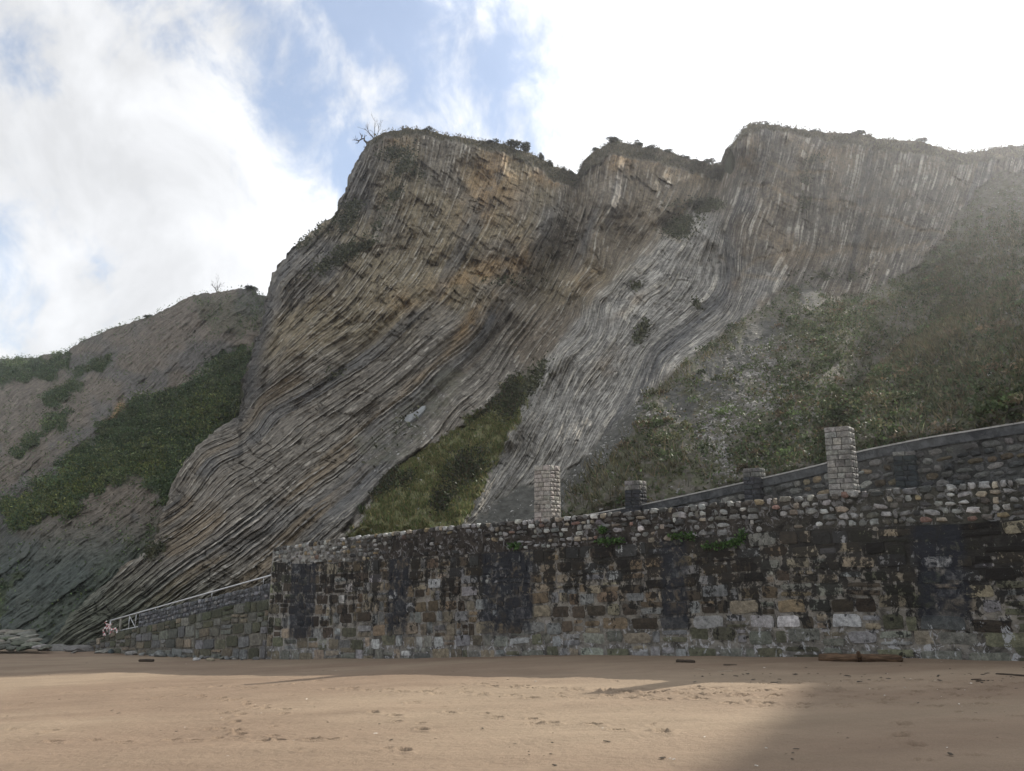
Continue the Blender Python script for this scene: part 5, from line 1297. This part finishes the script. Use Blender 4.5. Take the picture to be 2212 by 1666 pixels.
for px, py, w, h, lab in [(320, 684, 22, 8, "small bush halfway up the left headland skyline"), (543, 626, 30, 12, "dark overhanging bush at the top of the left headland")]:
    bush(px, py, w, h, lab, HILL, "bushes on the left headland")
# bare wind-bent trees
def bare_tree(label, base, trunk, r0, tips, seed, sc):
    root = empty("bare_tree", base); tag(root, label, "tree", "bare trees on the skyline")
    rg = np.random.default_rng(seed)
    pts = [Vector(t) * sc for t in trunk]
    link("trunk", tube(pts, list(np.linspace(r0, r0 * .45, len(pts))), 7), M_BARK, root)
    def branch(p, d, L, r, lev):
        q = [p]; dd = Vector(d).normalized(); n = 4
        for i in range(n):
            dd = (dd + Vector(rg.normal(0, .16, 3)) + Vector((0, 0, .08))).normalized(); q.append(q[-1] + dd * L / n)
        me = tube(q, list(np.linspace(r, r * .4, n + 1)), 4 if lev else 5); meshes.append(me)
        if lev < 2:
            for k in range(4 if lev == 0 else 4):
                t = q[rg.integers(1, n + 1)]; branch(t, dd + Vector(rg.normal(0, .55, 3)), L * rg.uniform(.35, .6), r * .5, lev + 1)
    for (ti, d, L) in tips:
        meshes = []
        branch(pts[ti], Vector(d), L * sc, r0 * .5, 0)
        bm = bmesh.new()
        for m in meshes: bm.from_mesh(m); bpy.data.meshes.remove(m)
        me = bpy.data.meshes.new("branch"); bm.to_mesh(me); bm.free(); link("branch", me, M_BARK, root)
pA, _ = surf_at(803, 297); u_ = pA.y / FPX
bare_tree("thin bare forked tree at the left corner of the main cliff top", pA + Vector((.3, .5, -.2)), [(0, 0, 0), (0, 0, 6), (1, 0, 10)], .10, [(2, (-.8, .1, .9), 30), (2, (.55, -.1, 1), 34), (1, (-.45, .2, 1), 46), (2, (-.12, 0, 1), 46)], 5, u_)
pB, _ = surf_at(795, 307)
bare_tree("dark twisted bare tree leaning left over the main cliff edge", pB + Vector((0, .4, -.2)), [(0, 0, 0), (-5, 0, 7), (-10, 0, 12), (-10, 0, 17), (-16, 0, 16), (-22, 0, 12)], .17, [(5, (-1, 0, .5), 16), (4, (-.4, .2, 1), 12), (5, (-.3, 0, -1), 8), (3, (.1, 0, 1), 9)], 6, u_)
pC, _ = surf_at(466, 632, HILL); u2 = pC.y / FPX
bare_tree("small pale bare tree on the left headland skyline", pC + Vector((0, .3, -.2)), [(0, 0, 0), (0, 0, 5), (1, 0, 9)], .09, [(2, (-.6, 0, 1), 20), (2, (.6, 0, 1), 20), (1, (.1, .1, 1), 27), (1, (-.4, 0, 1), 19)], 8, u2)

# the fallen slab and larger rocks on the cliff ledge
def slab(label, px, py, outline_px, thick, mat):
    p, n = surf_at(px, py)
    j_ = int(np.argmin(np.abs(MAIN['PX'][0] - px))); i_ = int(np.argmin(np.abs(MAIN['PY'][:, j_] - py))); n = Vector(MAIN['N'][i_ - 14:i_ + 15, j_ - 22:j_ + 23].reshape(-1, 3).mean(0)).normalized(); p = p + n * .35
    pts = []
    for (a, b) in outline_px: d = np.array(ray(a, b)); o_ = Vector((0, 0, CAMZ)); dv = Vector([float(x) for x in d]); t = (p - o_).dot(n) / dv.dot(n); pts.append(o_ + dv * t - p)
    bm = bmesh.new(); top = [bm.verts.new(q + n * thick) for q in pts]; bot_ = [bm.verts.new(q - n * .6) for q in pts]
    bm.faces.new(top); bm.faces.new(bot_[::-1])
    for i in range(len(pts)): j = (i + 1) % len(pts); bm.faces.new((top[i], bot_[i], bot_[j], top[j]))
    bmesh.ops.recalc_face_normals(bm, faces=bm.faces[:])
    me = bpy.data.meshes.new("rock_slab"); bm.to_mesh(me); bm.free(); o = link("rock_slab", me, mat); o.location = p; tag(o, label, "rock"); return o
def cz(x, y): return (1550 + x / 7.373) / 1.8445, (1560 + y / 7.373) / 1.8445
slab("pale grey flat rock slab lying on the dark ledge of the cliff", 892, 897, [cz(435, 840), cz(520, 740), cz(720, 650), cz(880, 550), cz(960, 470), cz(1085, 438), cz(1060, 500), cz(1020, 600), cz(930, 690), cz(880, 740), cz(740, 830), cz(580, 945), cz(480, 900)], .10, M_SLAB)
def rock_mesh(seed, flat=.6, sub=2):
    bm = bmesh.new(); bmesh.ops.create_icosphere(bm, subdivisions=sub, radius=.5); rg = np.random.default_rng(seed)
    dirs = rg.normal(0, 1, (9, 3)); dirs /= np.linalg.norm(dirs, axis=1, keepdims=True); lim = rg.uniform(.30, .46, 9)
    for v in bm.verts:
        c = np.array(v.co)
        for d, l in zip(dirs, lim):
            k = c @ d
            if k > l: c = c - d * (k - l)
        c[2] *= flat; v.co = Vector(c * (1 + rg.normal(0, .02)))
    me = bpy.data.meshes.new("rock_shape"); bm.to_mesh(me); bm.free(); return me
ROCKS = [rock_mesh(800 + i, .7, 2) for i in range(8)]
for me in ROCKS: me.materials.append(M_BOULDER)
def boulder(px, py, wpx, lab, col=(.17, .17, .16), hk=.7, grp="rocks at the foot of the ramp wall", name="boulder"):
    x, y, z = ground_at(px, py); w = wpx * y / FPX
    o = bpy.data.objects.new(name, random.choice(ROCKS)); o.location = (x, y, z + w * .18 * hk); o.scale = (w, w * random.uniform(.7, 1.1), w * hk); o.rotation_euler = (random.uniform(-.3, .3), random.uniform(-.3, .3), random.uniform(0, 6.3)); o.color = (*jitter(col, .15), 1)
    COL.objects.link(o); tag(o, lab, "rock", grp); return o
boulder(424, 1427, 18, "rounded white boulder at the foot of the ramp wall", (.42, .42, .41))
boulder(455, 1428, 20, "tan rounded boulder right of the white one below the ramp wall", (.22, .185, .14))
boulder(346, 1420, 30, "large slanting grey boulder heap piece below the ramp wall", (.14, .145, .14), .9)
boulder(240, 1411, 17, "dark bluish boulder at the low end of the ramp wall", (.07, .085, .09), .9)
for k in range(34):
    px = random.uniform(270, 560); boulder(px, lerp(1413.5, 1427, (px - 270) / 290) + random.uniform(-1.2, 1.8), random.uniform(6, 19), "small grey broken rock at the foot of the ramp wall", random.choice([(.15, .155, .155), (.18, .175, .16), (.12, .125, .12), (.2, .2, .195)]))
# layered ledge at the far left
led = empty("layered_rock", ground_at(30, 1403)); tag(led, "low stack of flat layered rock slabs at the far left of the beach", "rock")
for k in range(56):
    row = k % 8; t = row / 8.0; px = random.uniform(-40, lerp(100, 62, t)); py = lerp(1399, 1362, t) + random.uniform(-1.5, 1.5)
    D = 51.5 + row * .45; p = at(px, py, D); w = random.uniform(14, 40) * D / FPX
    o = bpy.data.objects.new("slab", random.choice(ROCKS)); o.matrix_world = Matrix.Translation(Vector(p)) @ Euler((random.uniform(-.06, .06), random.uniform(-.06, .06), random.uniform(-.4, .4))).to_matrix().to_4x4() @ Matrix.Diagonal((w, 1.5, .5, 1))
    o.color = (*jitter(random.choice([(.10, .105, .085), (.13, .13, .11), (.075, .085, .06)] + ([(.24, .235, .22)] * 2 if row < 2 else [(.17, .16, .135)])), .2), 1); COL.objects.link(o); o.parent = led
adopt(led)
for i, (px, py, w, lab) in enumerate([(135, 1405, 60, "grey smooth rock hump between the layered ledge and the ramp"), (175, 1407, 70, "long pale low rock shelf at the toe of the cliff beds"), (230, 1410, 50, "flat grey rock at the toe of the ramp"), (95, 1405, 40, "grey rock lump right of the layered ledge"), (285, 1414, 30, "grey rock against the lowest ramp blocks"), (160, 1411, 16, "small pale stone on the sand before the toe of the cliff")]):
    boulder(px, py, w, lab, (.17, .165, .15), .35 if w > 45 else .5, "rocks at the toe of the cliff")

# ------------------------------------------------------------------ driftwood and small things on the sand
def log_mesh(L, r0, r1, seed, n=14, seg=12, bend=.04):
    rg = np.random.default_rng(seed); bm = bmesh.new(); rings = []
    for i in range(n + 1):
        t = i / n; r = lerp(r0, r1, t) * (1 + rg.normal(0, .035)); c = Vector(((t - .5) * L, bend * L * math.sin(t * 3.1) + rg.normal(0, r0 * .05), r0 + rg.normal(0, r0 * .04)))
        if i in (0, n): r *= .82
        rings.append([bm.verts.new(c + Vector((rg.normal(0, r0 * .06), math.cos(2 * math.pi * k / seg) * r * (1 + rg.normal(0, .05)), math.sin(2 * math.pi * k / seg) * r * (1 + rg.normal(0, .05))))) for k in range(seg)])
    for a, b in zip(rings[:-1], rings[1:]):
        for k in range(seg): bm.faces.new((a[k], a[(k + 1) % seg], b[(k + 1) % seg], b[k]))
    bm.faces.new(rings[0][::-1]); bm.faces.new(rings[-1]); bmesh.ops.recalc_face_normals(bm, faces=bm.faces[:])
    for f in bm.faces: f.smooth = True
    me = bpy.data.meshes.new("log"); bm.to_mesh(me); bm.free(); return me
def driftwood(p0, p1, rpx, lab, mat, seed, name="driftwood_log", sink=.25):
    a = Vector(ground_at(*p0)); b = Vector(ground_at(*p1)); L = (b - a).length; r = rpx * a.y / FPX
    o = link(name, log_mesh(L, r, r * .8, seed), mat); o.location = (a + b) / 2 - Vector((0, 0, r * sink * 2)); d = b - a; o.rotation_euler = (0, -math.atan2(d.z, math.hypot(d.x, d.y)), math.atan2(d.y, d.x)); tag(o, lab, "driftwood", "driftwood on the beach"); return o
lg = driftwood((1772, 1426.5), (1950, 1429.5), 9.5, "big reddish brown driftwood log lying against the foot of the wall", M_WOOD, 1)
kn = link("branch_stub", tube([(0, 0, .1), (.05, -.22, .3)], [.07, .05], 7), M_WOOD, lg)
driftwood((1462, 1431), (1501, 1432), 4, "short dark log on the sand left of the big log", M_WOODDK, 2)
driftwood((1563, 1438), (1592, 1438), 1.8, "thin dark stick between the short log and the big log", M_WOODDK, 3)
driftwood((301, 1429), (332, 1429), 3.4, "black short log on the sand before the ramp wall", M_WOODDK, 4)
driftwood((2152, 1457), (2216, 1461), 2.0, "long dark branch on the sand at the right edge", M_WOODDK, 5)
driftwood((1552, 1452), (1582, 1450), .9, "thin pale stick on the shaded sand in the middle", M_WOODPL, 6, "driftwood_stick")
driftwood((1500, 1446), (1520, 1447), .8, "tiny pale twig left of the thin pale stick", M_WOODPL, 7, "driftwood_stick")
driftwood((2098, 1469), (2120, 1468), 1.3, "dark stick lying left of the long branch on the right", M_WOODDK, 8, "driftwood_stick")
driftwood((2108, 1472), (2146, 1471), 1.4, "dark longer stick below the long branch on the right", M_WOODDK, 9, "driftwood_stick")
driftwood((104, 1601), (128, 1607), 1.3, "small dark twig alone on the sunlit sand at lower left", M_WOODDK, 10, "driftwood_stick")
def litter(name, label, n, seed, box, smin, smax, col, flat=.35):
    rg = np.random.default_rng(seed); V = []; F = []; Cc = []
    tet = np.array([[-.6, -.4, -.3], [.6, -.4, -.3], [.5, .5, -.3], [-.5, .4, -.3], [-.35, -.2, .4], [.4, -.2, .3], [.3, .3, .45], [-.3, .25, .3]]); fq = [[0, 3, 2, 1], [4, 5, 6, 7], [0, 1, 5, 4], [1, 2, 6, 5], [2, 3, 7, 6], [3, 0, 4, 7]]
    for i in range(n):
        x, y, z = ground_at(rg.uniform(box[0], box[2]), box[1] + (box[3] - box[1]) * rg.random() ** 1.5); s = smin * (smax / smin) ** rg.random(); a = rg.uniform(0, 6.3); el = rg.uniform(.6, 2.2)
        q = tet * (1 + rg.normal(0, .2, (8, 3))) * s * np.array([el, 1, flat]); q = np.stack([q[:, 0] * math.cos(a) - q[:, 1] * math.sin(a), q[:, 0] * math.sin(a) + q[:, 1] * math.cos(a), q[:, 2] + .2 * s * flat], 1) + np.array([x, y, z])
        k = len(V); V += list(q); F += [[j + k for j in f] for f in fq]; Cc += [np.array(col) * math.exp(rg.normal(0, .25))] * 8
    o = link(name, mesh_arrays(name, np.array(V), np.array(F), False, np.array(Cc)), M_LEAF_STONE); tag(o, label, None, None, "stuff")
litter("seaweed_litter", "dark bits of seaweed and bark scattered over the sand", 170, 1, (0, 1430, 2212, 1655), .012, .05, (.06, .047, .035), .3)
litter("shell_litter", "pale shell and pebble bits scattered over the sand", 110, 2, (0, 1430, 2212, 1655), .008, .03, (.5, .47, .42), .5)
litter("tide_wrack", "dark broken wrack line on the shaded sand at right", 50, 3, (1500, 1455, 2212, 1475), .02, .08, (.045, .037, .03), .3)
print("objects", len(bpy.data.objects), "tris", sum(len(m.loop_triangles) if False else len(m.polygons) * 2 for m in bpy.data.meshes))

# ------------------------------------------------------------------ sea haze, lit from ahead right
HAZE = 0.00048
if HAZE:
    lo = Vector((1e9,) * 3); hi = Vector((-1e9,) * 3)
    for o in scn.objects:
        if o.type == 'MESH' and o.parent is None:
            for c in o.bound_box:
                w = o.matrix_world @ Vector(c)
                for k in range(3): lo[k] = min(lo[k], w[k]); hi[k] = max(hi[k], w[k])
    lo -= Vector((5, 5, 1.5)); hi += Vector((5, 5, 6))
    bm = bmesh.new(); bmesh.ops.create_cube(bm, size=1); me = bpy.data.meshes.new("haze"); bm.to_mesh(me); bm.free()
    hz = link("haze", me); hz.location = (lo + hi) / 2; hz.scale = hi - lo
    m = bpy.data.materials.new("sea_haze"); m.use_nodes = True; nt = m.node_tree
    for n in list(nt.nodes): nt.nodes.remove(n)
    out = nt.nodes.new('ShaderNodeOutputMaterial'); pv = nt.nodes.new('ShaderNodeVolumePrincipled')
    pv.inputs['Color'].default_value = (0.93, 0.95, 1.0, 1); pv.inputs['Density'].default_value = HAZE; pv.inputs['Anisotropy'].default_value = 0.80
    nt.links.new(pv.outputs[0], out.inputs['Volume']); me.materials.append(m)
    tag(hz, "thin bright sea haze in front of the cliffs", None, None, "stuff")
    scn.cycles.volume_bounces = 0
